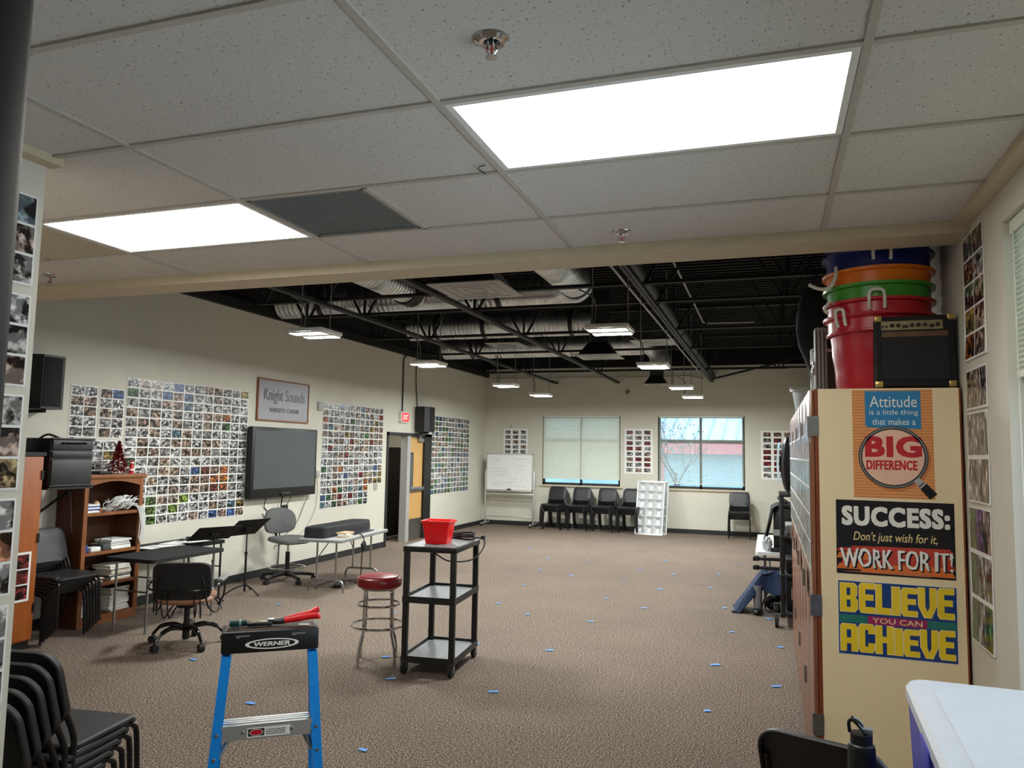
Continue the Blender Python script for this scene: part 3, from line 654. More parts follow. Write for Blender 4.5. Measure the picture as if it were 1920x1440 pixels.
# guitar amplifier
t = thing('guitar_amplifier', 'black guitar amplifier with metal corners standing on the first cabinet', 'amplifier', (.675, 4.085, CT+.002), rz=R(-1))
a, hA = .172, .355
m = MB(); m.rbox(-a, a, .0, .21, .008, hA, 'black_matte', .012); m.build('cabinet_shell', t)
m = MB(); m.box(-a+.028, a-.028, -.004, .002, .045, hA-.105, 'fabric_black'); m.build('speaker_grille', t)
MB().box(-a+.028, a-.028, -.0045, .002, hA-.104, hA-.078, 'wood_strip').build('wood_strip', t)
p = MB().box(-a+.026, a-.05, -.004, .001, hA-.070, hA-.026, 'brass_panel').build('control_panel', t)
for x in (-.098, -.070, -.010, .018, .046, .100):
    MB().cyl((x, -.004, hA-.048), (x, -.018, hA-.048), .010, 'black_gloss', 14, .008).build('knob', p)
MB().box(-.052, -.026, -.0055, -.003, hA-.062, hA-.046, 'black').build('switch', p); MB().box(.066, .086, -.0055, -.003, hA-.062, hA-.046, 'black').build('switch', p)
for x in (-.138, -.122): MB().cyl((x, -.003, hA-.052), (x, -.006, hA-.052), .006, 'black', 10).build('jack', p)
for sx in (-1, 1):
    for z in (.02, hA-.012):
        MB().rbox(sx*(a-.014)-.017, sx*(a-.014)+.017, -.004, .03, z-.014, z+.016, 'gold', .006).build('corner_guard', t)
for sx in (-.13, .13):
    for y in (.03, .18): MB().cyl((sx, y, 0), (sx, y, .01), .014, 'rubber', 10).build('foot', t)

# things behind the tubs
t = thing('flight_case', 'silver edged grey instrument case standing upright behind the tubs', 'case', (.42, 4.98, CT+.002))
MB().rbox(-.16, .20, 0, .16, .0, .31, 'brown_box', .01).build('case_body', t)
m = MB()
for x in (-.16, .20): m.box(x-.012, x+.012, -.006, .02, 0, .315, 'alu')
m.box(-.16, .20, -.006, .02, .30, .32, 'alu'); m.build('metal_edging', t)
t = thing('instrument_case', 'grey hard case with latches beside the bottom red tub', 'case', (.26, 4.76, CT+.002))
MB().rbox(.0, .07, 0, .09, 0, .42, 'grey_light', .015).build('case_body', t)
for x in (.012, .032, .052): MB().box(x-.003, x+.003, -.004, .0, .02, .40, 'base').build('groove_strip', t)
m = MB(); m.rbox(-.014, .002, .02, .06, .14, .22, 'chrome', .004); m.tube([(-.018,.02,.12),(-.028,.03,.16),(-.018,.05,.2)], .004, 'chrome', 6); m.build('latch', t)
t = thing('garment_bag', 'tall black garment bag standing on the cabinets behind the tubs', 'bag', (.39, 5.55, CT+.002))
def _gb(u, v):
    a = 2*pi*u; z = .82*v; w_ = (.20-.02*v)*(.42+.58*min(1, z/.42))+.010*sin(9*v+4*u); d = .10-.02*v; k = 1 if v < .93 else 1-(v-.93)/.07*.75
    return (w_*k*cos(a)*(1+.05*sin(3*a+6*v)), d*k*sin(a), z)
MB().grid(_gb, 28, 16, 'fabric_black', True).build('bag_body', t); MB().tube([(-.03,0,.81),(-.03,0,.87),(.03,0,.87),(.03,0,.81)], .008, 'fabric_black', 6).build('carry_handle', t)
t = thing('plastic_box', 'clear plastic box on top of the farther cabinets', 'box', (.30, 6.2, CT+.002))
MB().lathe([(.0,0),(.10,0),(.105,.01),(.125,.15),(.14,.155),(.14,.165),(.11,.17),(0,.17)], (0,0,0), 'clear_plastic', 24).build('box_body', t)
MB().rbox(-.142,.142,-.142,.142,.165,.18,'clear_plastic',.006).build('lid', t)

# table with cooler and bottle, chair behind
t = thing('side_table', 'folding table below the picture carrying the cooler and the water bottle', 'table', (.44, 1.78, 0))
MB().rbox(-.40, .40, -.72, .72, .69, .72, 'grey_light', .01).build('tabletop', t)
for sx in (-1, 1):
    for sy in (-1, 1): MB().cyl((sx*.34, sy*.62, 0), (sx*.34, sy*.62, .69), .014, 'grey_paint', 10).build('leg', t)
t = thing('cooler', 'blue ice chest with a white lid in the lower right corner', 'cooler', (.325, 1.62, .722), rz=R(-2.5))
w, L, h = .47, .94, .363
m = MB(); P = rrect(w-.012, L-.012, .055, 4)
m.add([(x*.94+w/2, y*.96+L/2, 0) for x, y in P]+[(x+w/2, y+L/2, h) for x, y in P], [tuple(range(len(P)-1,-1,-1)), tuple(range(len(P), 2*len(P)))]+[(i, (i+1) % len(P), len(P)+(i+1) % len(P), len(P)+i) for i in range(len(P))], 'cooler_blue'); m.build('body', t)
m = MB(); P = rrect(w, L, .06, 6); Q = rrect(w-.02, L-.02, .055, 6); n = len(P); S_ = rrect(w-.10, L-.10, .04, 6)
vs = [(x+w/2, y+L/2, h) for x, y in Q]+[(x+w/2, y+L/2, h+.012) for x, y in P]+[(x+w/2, y+L/2, h+.040) for x, y in P]+[(x+w/2, y+L/2, h+.054) for x, y in Q]+[(x+w/2, y+L/2, h+.058) for x, y in S_]
fs = [tuple(range(n-1,-1,-1)), tuple(range(4*n, 5*n))]
for k in range(4): fs += [(k*n+i, k*n+(i+1) % n, (k+1)*n+(i+1) % n, (k+1)*n+i) for i in range(n)]
m.add(vs, fs, 'cooler_white'); m.box(.06, .064, .10, L-.12, h+.0575, h+.060, 'cooler_white'); m.build('lid', t)
m = MB(); m.rbox(-.004, .028, .42, .56, h-.10, h+.02, 'cooler_blue', .006); m.build('latch', t)
m = MB(); m.rbox(-.006, .02, .10, .36, h-.20, h-.15, 'cooler_blue', .008); m.build('carry_handle', t)
t = thing('water_bottle', 'black steel water bottle with a loop lid in front of a chair back', 'bottle', (.21, 2.15, .722))
MB().lathe([(0,0),(.034,0),(.037,.004),(.037,.245),(.034,.258),(.030,.272),(.030,.280)], (0,0,0), 'black_matte', 28).build('flask', t)
l_ = MB().lathe([(.0295,.276),(.0325,.278),(.0325,.335),(.030,.345),(.026,.348),(.026,.372),(0,.374)], (0,0,0), 'black', 28).build('lid', t)
m = MB(); m.tube(smooth_path([(.018,-.012,.36),(-.004,-.02,.392),(-.02,-.012,.405),(-.028,.0,.395),(-.026,.008,.37)], 5), .0045, 'black_gloss', 7); m.tube(smooth_path([(.02,.012,.36),(-.002,.018,.392),(-.02,.008,.405)], 5), .0045, 'black_gloss', 7); m.build('loop_handle', l_)
MB().rbox(.004,.026,-.008,.010,.37,.385,'grey_paint',.003).build('spout', l_)

# ------------------------------------------------------------------ stacking chairs
def chair_parts(t):
    P = rrect(.44, .30, .06, 5)
    # seat: dished slab
    m = MB(); O = rrect(.44, .42, .05, 5); n = len(O)
    def ring(k, z, dish=0): return [(x*k, y*k, z-(dish*(1-abs(y)/.21))-(.012 if y > .17 else 0)) for x, y in O]
    vs = ring(.97, .425)+ring(1, .432)+ring(1, .443)+ring(.96, .450)+ring(.6, .448, .006); 
    fs = [tuple(range(n-1,-1,-1)), tuple(range(4*n, 5*n))]
    for k in range(4): fs += [(k*n+i, k*n+(i+1) % n, (k+1)*n+(i+1) % n, (k+1)*n+i) for i in range(n)]
    m.add(vs, fs, 'chair_shell'); m.build('seat', t)
    # backrest: curved shell with rolled rim, leaning back
    m = MB(); B = rrect(.43, .31, .085, 6); n = len(B)
    def bp(x, z, o): return (x, -.215-.10*(z/.31+.5)*1.0-.0+.22*x*x+o, .685+z)
    lay = [(.94,.004),(1.0,-.004),(1.0,-.026),(.975,-.031),(.945,-.026),(.93,-.008)]
    vs = []; fs = []
    for k, o in lay: vs += [bp(x*k, z*k, o) for x, z in B]
    for k in range(len(lay)-1): fs += [(k*n+i, k*n+(i+1) % n, (k+1)*n+(i+1) % n, (k+1)*n+i) for i in range(n)]
    c = len(vs)
    for k, o in ((.5, .006), (.5, -.006)): vs += [bp(x*k, z*k, o) for x, z in B]
    fs += [(i, c+i, c+(i+1) % n, (i+1) % n) for i in range(n)] + [tuple(c+i for i in range(n))]
    b_ = (len(lay)-1)*n
    fs += [(b_+i, b_+(i+1) % n, c+n+(i+1) % n, c+n+i) for i in range(n)] + [tuple(c+n+i for i in range(n-1,-1,-1))]
    m.add(vs, fs, 'chair_shell'); m.build('backrest', t, fix=True)
    for s in (-1, 1):
        MB().tube(smooth_path([(s*.19,.02,.415),(s*.195,.13,.415),(s*.205,.185,.395),(s*.212,.20,.33),(s*.222,.215,.0)], 4), .0125, 'chair_frame', 8).build('leg', t)
    for s in (-1, 1):
        MB().tube(smooth_path([(s*.215,-.285,0),(s*.212,-.225,.25),(s*.21,-.195,.42),(s*.205,-.20,.50),(s*.195,-.25,.62),(s*.19,-.285,.74)], 4), .0125, 'chair_frame', 8).build('leg', t)
    m = MB()
    for s in (-1, 1): m.tube([(s*.208,-.195,.412),(s*.19,.03,.415)], .0115, 'chair_frame', 8)
    m.tube([(-.205,-.17,.408),(.205,-.17,.408)], .010, 'chair_frame', 8); m.tube([(-.195,.10,.408),(.195,.10,.408)], .010, 'chair_frame', 8); m.build('frame', t)
def first_chair(loc, rz, label, group):
    t = thing('stacking_chair', label, 'chair', loc, rz, group); chair_parts(t); return t
chair0 = None
def stack(x, y, rz, n, where, group, step=(.036, .028), one=None):
    """n chairs nested; (x, y) is the top chair, lower ones sit back along the facing direction"""
    global chair0
    f = Vector((-sin(rz), cos(rz), 0))
    for k in range(n):
        d = n-1-k; p = Vector((x, y, 0))-f*step[0]*d+Vector((0, 0, step[1]*k))
        if k == n-1: lb = 'topmost black stacking chair %s' % where
        elif k == 0: lb = 'lowest black stacking chair %s' % where
        else: lb = '%s black stacking chair from the top %s' % (ORD[d], where)
        if chair0 is None: chair0 = first_chair(p, rz, lb, group)
        else: copy_thing(chair0, p, rz, lb, group)
stack(-2.885, 2.60, R(9), 5, 'of the stack at the near left wall', 'chairs stacked at the near left wall', (.046, .033))
stack(-6.17, 5.46, R(-92), 6, 'of the stack in front of the wooden bookcase', 'chairs stacked by the bookcase')
for x, rz, w in ((-4.75, 178, 'of the stack next to the whiteboard'), (-4.15, 181, 'of the second stack from the whiteboard'), (-3.56, 179, 'of the third stack from the whiteboard'), (-2.99, 180, 'of the stack partly behind the leaning light panels')):
    stack(x, 17.12, R(rz-8), 6, w, 'chairs stacked under the far window')
stack(-.62, 17.12, R(180), 6, 'of the small stack alone right of the windows', 'chairs stacked right of the windows')
c = copy_thing(chair0, (.255, 3.14, .0), R(-20), 'black chair whose back stands behind the water bottle', 'chair by the cooler')
del c['group']

# ------------------------------------------------------------------ near left partition photos
g = 'photo sheets on the near left partition'
for k, (z0, hh, nc, nr) in enumerate(((2.36, .34, 2, 3), (1.985, .34, 2, 3), (1.61, .345, 2, 3), (1.235, .345, 2, 3), (.86, .34, 2, 3), (.48, .34, 2, 3))):
    photo_sheet((PX, 1.70, z0), (0,1,0), (0,0,1), .375, hh, nc, nr, '%s photo sheet from the ceiling on the near left partition' % ORD[k], g, 'photo_people', .008, .008, (.008,.01), .15, wash=.2)

# ------------------------------------------------------------------ stepladder with tools
LD = thing('stepladder', 'blue fibreglass stepladder with black top cap in the foreground', 'ladder', (-1.752, 2.45, 0), rz=R(37.6))
wT, zT = .169, 1.118            # half width and top of the cap
m = MB(); m.rbox(-wT, wT, -.055, .075, zT-.076, zT, 'black', .006)
cap = m.build('top_cap', LD)
m = MB(); m.box(-wT+.012, wT-.012, -.038, .062, zT-.001, zT+.0015, 'brown_box'); m.box(-wT+.02, -wT+.06, -.03, .0, zT+.001, zT+.003, 'black'); m.box(-wT+.03,-wT+.06,.02,.05,zT+.001,zT+.003,'black'); m.box(wT-.07, wT-.03, -.02, .02, zT+.001, zT+.003, 'black'); m.build('tool_tray', cap)
m = MB(); m.X = Matrix.Translation((0, -.0555, 0)) @ Matrix.Rotation(pi/2, 4, 'X')
m.ellipse(.005, zT-.046, .093, .0185, .0006, 'p_white', 40, (.080, .0145)); m.bold('WERNER', -.058, .068, zT-.0535, zT-.0385, .0008, 'p_white', .0008, off=.02, shear=.1)
for x in (-.095, .098): m.rect(x-.022, x+.022, zT-.018, zT-.012, .0006, 'p_grey'); m.ellipse(x+.018*(-1 if x < 0 else -1), zT-.017, .008, .005, .0009, 'p_grey', 14)
m.build('brand_plate', cap)
def rail(s, y0, y1, w0, w1, key, wid, dep):
    p0 = Vector((s*w0, y0, zT-.085)); p1 = Vector((s*w1, y1, .012)); m = MB()
    m.sq(p0, p1, wid, key, .008); off = Vector((0, .022, 0))
    for q in (-1, 1): m.sq(p0+Vector((q*(wid/2-.003), dep/2, 0)), p1+Vector((q*(wid/2-.003), dep/2, 0)), .006, key, dep)
    return m
for s in (-1, 1):
    r_ = rail(s, -.045, -.210, wT-.020, wT+.055, 'ladder_blue', .034, .045).build('front_rail', LD)
    MB().rbox(s*(wT+.055)-.025, s*(wT+.055)+.025, -.25, -.17, 0, .05, 'rubber', .006).build('foot', r_)
for s in (-1, 1):
    r_ = rail(s, .0, -.03, wT-.018, wT+.02, 'ladder_blue', .024, .025).build('rear_rail', LD)
    MB().rbox(s*(wT+.02)-.02, s*(wT+.02)+.02, -.05, .01, 0, .04, 'rubber', .006).build('foot', r_)
def rail_at(z): q = (zT-.085-z)/(zT-.085-.012); return wT-.020+q*.075, -.045-.165*q
for k, z in enumerate((.805, .53, .255)):
    w, y = rail_at(z); m = MB(); m.rbox(-w+.012, w-.012, y-.003, y+.075, z-.004, z, 'alu', .002); m.box(-w+.012, w-.012, y-.006, y-.002, z-.052, z, 'alu'); m.box(-w+.012, w-.012, y+.07, y+.074, z-.03, z, 'alu')
    for q in range(3): m.box(-w+.012, w-.012, y+.012+.02*q, y+.018+.02*q, z, z+.003, 'alu')
    st = m.build('step', LD)
    if k == 0:
        m = MB(); m.X = Matrix.Translation((0, y-.0065, 0)) @ Matrix.Rotation(pi/2, 4, 'X')
        m.rect(-.068, .078, z-.045, z-.012, .0004, 'p_white'); m.rect(-.064, -.010, z-.041, z-.016, .0007, 'p_black'); m.ellipse(-.037, z-.0285, .021, .0095, .001, 'p_red', 20); m.ellipse(-.037, z-.0285, .023, .011, .0012, 'p_white', 20, (.021, .0095))
        for r0 in range(3):
            for q in range(9): m.rect(-.004+.0075*q, .001+.0075*q+.002*((q*7+r0) % 3)*.5, z-.024-.007*r0, z-.021-.007*r0, .0008, 'p_dark')
        m.build('warning_label', st)
    def rivet(px, py, pz, key, r_): m = MB(); m.X = Matrix.Translation((px, py, pz)) @ Matrix.Rotation(pi/2, 4, 'X'); m.lathe([(r_,0),(r_*.75,.003),(0,.004)], (0,0,0), key, 12); m.build('rivet', st)
    for s in (-1, 1):
        for zz in (z-.028, z-.105): w2, y2 = rail_at(zz); rivet(s*w2, y2-.0045, zz, 'chrome', .007)
    for x in (-w*.5, w*.5): rivet(x, y-.006, z-.026, 'steel', .007)
    for s in (-1, 1):
        w2, y2 = rail_at(z-.10); MB().tube(smooth_path([(s*(w-.065), y+.03, z-.03),(s*(w-.04), y+.02, z-.05),(s*(w2-.014), y2+.012, z-.105)], 5), .009, 'steel', 8).build('brace', st)
# tools on the cap
TW0 = LD.matrix_world if False else Matrix.Translation((-1.752, 2.45, 0)) @ Matrix.Rotation(R(37.6), 4, 'Z')
def on_cap(x, y): v = TW0 @ Vector((x, y, zT+.0045)); return v
t = thing('cutting_pliers', 'large pliers with red grips lying across the ladder cap', 'pliers', on_cap(0, .01), rz=R(37.6))
for s in (-1, 1):
    m = MB(); m.tube(smooth_path([(.0,s*.006,.013),(.03,s*.014,.013),(.055,s*.016,.016)], 4), [.008]*9, 'black', 8); a_ = m.build('arm', t)
    zz = .03 if s > 0 else .02
    MB().tube(smooth_path([(.048,s*.015,.016),(.085,s*.022,.022),(.135,s*.026,.03),(.165,s*.030,zz+.012),(.172,s*.032,zz+.014)], 4), [.0095]*4+[.0115]*10+[.013,.011,.006], 'red_handle', 10).build('grip', a_)
m = MB(); m.rbox(-.085, .005, -.020, .020, .002, .016, 'black', .006); m.rbox(-.07, -.02, -.012, .012, .014, .0175, 'brass_panel', .003); m.ellipse(-.045, 0, .012, .006, .0179, 'black', 16); m.cyl((0,0,.0),(0,0,.024), .012, 'steel', 14); m.build('jaws', t)
t = thing('tape_roll', 'small dark green roll lying at the end of the ladder cap beside the pliers', 'tape', on_cap(-.115, .015), rz=R(37.6))
MB().cyl((-.03,0,.0125),(.03,0,.0125), .012, 'teal', 20).build('roll', t); MB().cyl((.004,0,.0125),(.010,0,.0125), .0125, 'screen_pale', 20).build('band', t)

# ------------------------------------------------------------------ bar stool
t = thing('bar_stool', 'chrome bar stool with round dark red vinyl seat beside the black cart', 'stool', (-3.145, 5.885, 0))
MB().lathe([(0,.618),(.165,.618),(.183,.626),(.190,.645),(.190,.678),(.183,.694),(.172,.698),(.160,.712),(.10,.722),(0,.724)], (0,0,0), 'red_vinyl', 40).build('seat', t)
MB().lathe([(.186,.690),(.1885,.694),(.186,.698),(.182,.696),(.183,.691)], (0,0,0), 'red_vinyl', 40).build('welt', t)
MB().lathe([(0,.602),(.15,.602),(.152,.618),(0,.618)], (0,0,0), 'steel', 30).build('seat_plate', t)
for k in range(4):
    a = R(70+90*k); d = Vector((cos(a), sin(a), 0)); MB().tube(smooth_path([d*.10+Vector((0,0,.608)), d*.140+Vector((0,0,.600)), d*.155+Vector((0,0,.56)), d*.160+Vector((0,0,.30)), d*.175+Vector((0,0,.22)), d*.205+Vector((0,0,.12)), d*.212+Vector((0,0,.0))], 5), .0125, 'chrome', 10).build('leg', t)
for z, r_ in ((.478, .174), (.305, .222)):
    MB().tube([(r_*cos(2*pi*i/40), r_*sin(2*pi*i/40), z) for i in range(40)], .010, 'chrome', 8, True).build('foot_ring', t)

# ------------------------------------------------------------------ black utility cart
t = thing('utility_cart', 'black three shelf rolling cart that carries the red bin', 'cart', (-2.612, 5.99, 0), rz=R(5))
w, d = .197, .315; zs = (.145, .61, 1.005)
for sx in (-1, 1):
    for sy in (-1, 1):
        MB().rbox(sx*w-.022, sx*w+.022, sy*d-.022, sy*d+.022, .095, 1.0, 'black', .004).build('post', t)
for k, z in enumerate(zs):
    m = MB(); 
    if k < 2:
        m.box(-w-.02, w+.02, -d-.02, d+.02, z-.03, z-.022, 'grey_paint')
        for (a, b, c_, e) in ((-w-.024, w+.024, -d-.024, -d-.018), (-w-.024, w+.024, d+.018, d+.024), (-w-.024, -w-.018, -d-.02, d+.02), (w+.018, w+.024, -d-.02, d+.02)): m.box(a, b, c_, e, z-.052, z, 'black')
    else:
        m.rbox(-w-.028, w+.028, -d-.028, d+.028, z-.045, z, 'black', .008); m.box(-w-.012, w+.012, -d-.012, d+.012, z-.002, z+.0012, 'grey_paint')
    m.build('shelf', t)
MB().rbox(-w-.02, w+.02, d+.03, d+.055, .97, 1.0, 'black', .008).build('push_handle', t)
for sx in (-1, 1):
    for sy in (-1, 1):
        x, y = sx*w, sy*d; m = MB(); m.cyl((x-.014, y, .052), (x+.014, y, .052), .052, 'rubber', 22); m.cyl((x-.016, y, .052), (x+.016, y, .052), .02, 'steel', 14); c_ = m.build('caster', t)
        m = MB(); m.box(x-.022, x-.018, y-.02, y+.02, .045, .10, 'steel'); m.box(x+.018, x+.022, y-.02, y+.02, .045, .10, 'steel'); m.box(x-.022, x+.022, y-.024, y+.024, .097, .101, 'steel'); m.build('fork', c_)
cartM = Matrix.Translation((-2.612, 5.99, 0)) @ Matrix.Rotation(R(5), 4, 'Z')
t = thing('bin', 'bright red plastic bin on top of the black cart', 'bin', cartM @ Vector((-.025, -.05, 1.0065)), rz=R(6)); t.scale = (.84, .84, 1)
m = MB(); A = rrect(.215, .20, .02, 4); B = rrect(.275, .26, .025, 4); n = len(A); rim = rrect(.30, .285, .03, 4)
vs = [(x,y,0) for x,y in A]+[(x,y,.17) for x,y in B]+[(x,y,.172) for x,y in rim]+[(x,y,.188) for x,y in rim]+[(x*.97,y*.97,.188) for x,y in B]+[(x*.97,y*.97,.008) for x,y in A]
fs = [tuple(range(n-1,-1,-1)), tuple(range(5*n, 6*n))]
for k in range(5): fs += [(k*n+i, k*n+(i+1) % n, (k+1)*n+(i+1) % n, (k+1)*n+i) for i in range(n)]
m.add(vs, fs, 'red_plastic'); m.build('bin_body', t)
t = thing('extension_cable', 'black cable coiled at the handle end of the black cart', 'cable', cartM @ Vector((.08, .22, 1.008)), rz=R(5))
m = MB(); 
for r_, z in ((.10, .014), (.085, .034), (.095, .052)): m.tube([(r_*1.3*cos(2*pi*i/26), r_*.7*sin(2*pi*i/26)+.02, z+.006*sin(4*pi*i/26)) for i in range(26)], .0075, 'rubber', 6, True)
m.tube(smooth_path([(.12,.03,.02),(.20,.06,-.0),(.20,.0,-.08),(.16,-.20,-.14),(.02,-.36,-.135),(-.1,-.38,-.07)], 6), .006, 'rubber', 6); m.build('coil', t)
MB().rbox(.16,.19,.08,.14,.0,.03,'rubber',.005).build('plug', t)

# ------------------------------------------------------------------ left wall: collages of photo sheets
def collage(y0, y1, z0, z1, cols, rows, nm, skip=(), pal=VIVID, viv=.1, gap=.006, over={}):
    tc, tr = sum(cols), sum(rows); zt = z1; g = 'photo sheets of the collage %s' % nm
    for j, nr in enumerate(rows):
        h = (z1-z0)*nr/tr; y = y0
        for i, nc in enumerate(cols):
            w = (y1-y0)*nc/tc
            if (i, j) not in skip:
                v = viv+(.25 if j == len(rows)-1 else 0)
                pl, v = over.get((i, j), (pal, v)); photo_sheet((XL, y+rnd.uniform(0,.006), zt-h+rnd.uniform(0,.006)), (0,1,0), (0,0,1), w-gap, h-gap, nc, nr, 'photo sheet, %s row, %s from left, in collage %s' % (ORD[j], ORD[i], nm), g, vivid=v, mx=.007, my=.007, gap=(.016,.016), skew=R(rnd.uniform(-.3,.3)), pal=pl)
            y += w
        zt -= h
collage(6.55, 8.62, .87, 2.525, (4, 3, 3, 2), (5, 4, 3, 3), 'between bookcase and television', over={(2, 2): ([(.9,.32,.05),(.8,.25,.08),(.3,.08,.05)], .8), (1, 3): ([(.45,.7,.12),(.7,.6,.5)], .5), (0, 3): ([(.8,.6,.5),(.2,.35,.1)], .5)})
collage(10.44, 12.44, .825, 2.51, (3, 3, 3, 3), (4, 4, 4, 3), 'between television and door', skip={(3, 3)}, viv=.15)
collage(14.56, 16.66, .85, 2.505, (3, 3, 3, 3), (4, 4, 4, 3), 'beyond the double door', pal=[(.12,.3,.5),(.12,.35,.1),(.4,.45,.5)], viv=.3)
g = 'small photo sheets by the wall speaker'
photo_sheet((XL, 5.84, 1.85), (0,1,0), (0,0,1), .33, .53, 2, 5, 'photo sheet just right of the wall speaker above the rack', g, mx=.01, my=.01)
photo_sheet((XL, 6.20, 1.845), (0,1,0), (0,0,1), .32, .53, 2, 5, 'photo sheet between the speaker sheet and the large collage', g, mx=.01, my=.01)
photo_sheet((XL, 6.10, 1.40), (0,1,0), (0,0,1), .36, .42, 2, 4, 'photo sheet behind the red tinsel tree', g, mx=.01, my=.01)

# television
t = thing('television', 'large black flat panel television mounted on the left wall', 'television', (XL, 9.355, 1.57))
MB().rbox(.04, .125, -.775, .775, -.49, .485, 'black', .012).build('housing', t)
MB().box(.124, .1265, -.715, .725, -.36, .435, 'screen').build('screen', t)
MB().rbox(.12, .145, -.12, .12, -.47, -.43, 'black_gloss', .006).build('control_bar', t)
MB().box(.003, .05, -.3, .3, -.25, .25, 'steel_black').build('wall_bracket', t)
def cord(pts, r, label, key='rubber', name='cable', cat='cable', g=None, n=6):
    o = MB().tube(smooth_path(pts, n), r, key, 6).build(name); return tag(o, label, cat, g)
W = XL+.012
t = cord([(XL+.07,9.0,1.08),(W,9.05,.95),(W,9.12,.88),(W,9.07,.80),(W,9.02,.86)], .006, 'black cable hanging under the left part of the television')
t = cord([(XL+.07,9.38,1.08),(XL+.05,9.38,.9),(XL+.04,9.39,.45),(W,9.42,.12)], .010, 'straight black cable hanging under the middle of the television')
t = cord([(XL+.07,9.60,1.08),(XL+.03,9.58,.98),(XL+.03,9.50,.92)], .005, 'short black cable with a power brick under the television')
MB().rbox(XL+.01, XL+.05, 9.46, 9.56, .86, .95, 'rubber', .006).build('power_brick', t)
cord([(XL+.07,10.02,1.08),(W,10.0,.9),(W,9.85,.68),(W,9.6,.53),(W,9.45,.45)], .006, 'grey cable curving from the right end of the television to behind the chair', 'grey_paint')
cord([(W,10.33,1.35),(W,10.36,1.1),(W,10.3,.8),(W,10.05,.55),(W,9.8,.45)], .005, 'pale cable hanging from the wall jack beside the television', 'grey_light')
cord([(XL+.06,10.12,1.75),(W,10.24,1.6),(W,10.3,1.45),(W,10.34,1.38)], .004, 'thin cable looping from the side of the television to the wall jack', 'grey_paint')
tag(MB().rbox(XL, XL+.03, 10.30, 10.38, 1.33, 1.42, 'grey_light', .005).build('wall_jack'), 'small wall jack right of the television', 'wall plate')

# sign over the television
t = thing('wall_sign', 'brushed metal choir sign in a thin wooden frame above the television', 'sign', (XL+.004, 8.80, 2.165))
M_ = Matrix(((0,0,1,0),(1,0,0,0),(0,1,0,0),(0,0,0,1)))
m = MB(); m.X = M_; w, h = 1.19, .555; m.box(0, w, 0, h, 0, .018, 'sign_metal')
m.bold('Knight Sounds', .105, 1.085, .212, .437, .0190, 'p_silver', .017); m.bold('Knight Sounds', .115, 1.095, .220, .440, .0205, 'p_dark', .010)
m.bold('VARSITY CHOIR', .25, .96, .110, .172, .0205, 'p_dark', .006); m.build('panel', t)
m = MB(); m.X = M_
for a in ((-.02, w+.02, -.02, 0), (-.02, w+.02, h, h+.02), (-.02, 0, 0, h), (w, w+.02, 0, h)): m.box(*a, 0, .026, 'oak')
m.build('frame', t)

# speakers
def speaker(loc, w, d, h, label, rz=0):
    t = thing('wall_speaker', label, 'speaker', loc, rz)
    m = MB(); P = [(.04,-w/2),(d*.75,-w/2),(d,-w*.28),(d,w*.28),(d*.75,w/2),(.04,w/2)]; m.prism(P, 0, h, 'black'); m.build('enclosure', t)
    MB().rbox(d-.004, d+.006, -w*.26, w*.26, .02, h-.02, 'black_matte', .004).build('grille', t)
    m = MB(); m.box(0, .05, -.06, .06, h*.25, h*.75, 'steel_black'); m.sq((.02,0,-.02), (d*.7,0,-.02), .03, 'steel_black'); m.sq((d*.7,0,-.035), (d*.7,0,.01), .03, 'steel_black'); m.build('wall_bracket', t)
    return t
speaker((XL, 5.38, 2.10), .34, .36, .50, 'black loudspeaker mounted on the left wall above the equipment rack', R(-8))
speaker((XL, 13.93, 2.135), .42, .30, .50, 'black loudspeaker mounted over the double door')
t = thing('exit_sign', 'red lit exit sign over the double door', 'exit sign', (XL, 13.22, 2.29))
MB().rbox(.0, .06, -.17, .17, 0, .21, 'white_paint', .006).build('housing', t)
m = MB(); m.X = M_ @ Matrix.Translation((-.15, .02, .0605)); m.rect(0, .30, 0, .17, 0, 'exit_red'); m.text('EXIT', .05, .25, .035, .135, .002, 'exit_white', off=.02); m.build('sign_face', t)
def conduit(pts, r, label, key='steel_black'): return tag(MB().tube(smooth_path(pts, 5), r, key, 8).build('conduit'), label, 'conduit')
conduit([(XL+.02,13.16,2.5),(XL+.02,13.16,3.0),(XL+.02,13.16,3.45),(XL+.02,13.2,3.56),(XL+.02,13.3,3.6)], .012, 'thin conduit running up the wall from the exit sign')
conduit([(XL+.02,13.82,2.62),(XL+.02,13.76,2.9),(XL+.02,13.72,3.2),(XL+.02,13.72,3.6)], .009, 'black cable running up the wall from the speaker over the door')
tag(MB().rbox(XL, XL+.03, 10.28, 10.40, 2.36, 2.50, 'grey_light', .006).build('thermostat'), 'small wall box between the choir sign and the collage', 'wall box')
tag(MB().rbox(XL, XL+.012, 12.16, 12.28, 1.05, 1.17, 'grey_light', .004).build('switch_plate'), 'switch plate left of the double door', 'switch')
def outlet(M2, label):
    m = MB(); m.X = M2; m.rbox(-.036,.036,-.058,.058,0,.006,'white_paint',.003); m.rect(-.016,.016,.008,.042,.0065,'grey_paint'); m.rect(-.016,.016,-.042,-.008,.0065,'grey_paint'); return tag(m.build('outlet'), label, 'outlet')
outlet(Matrix.Translation((XL+.001, 16.25, .45)) @ M_, 'wall outlet beyond the door under the far collage')

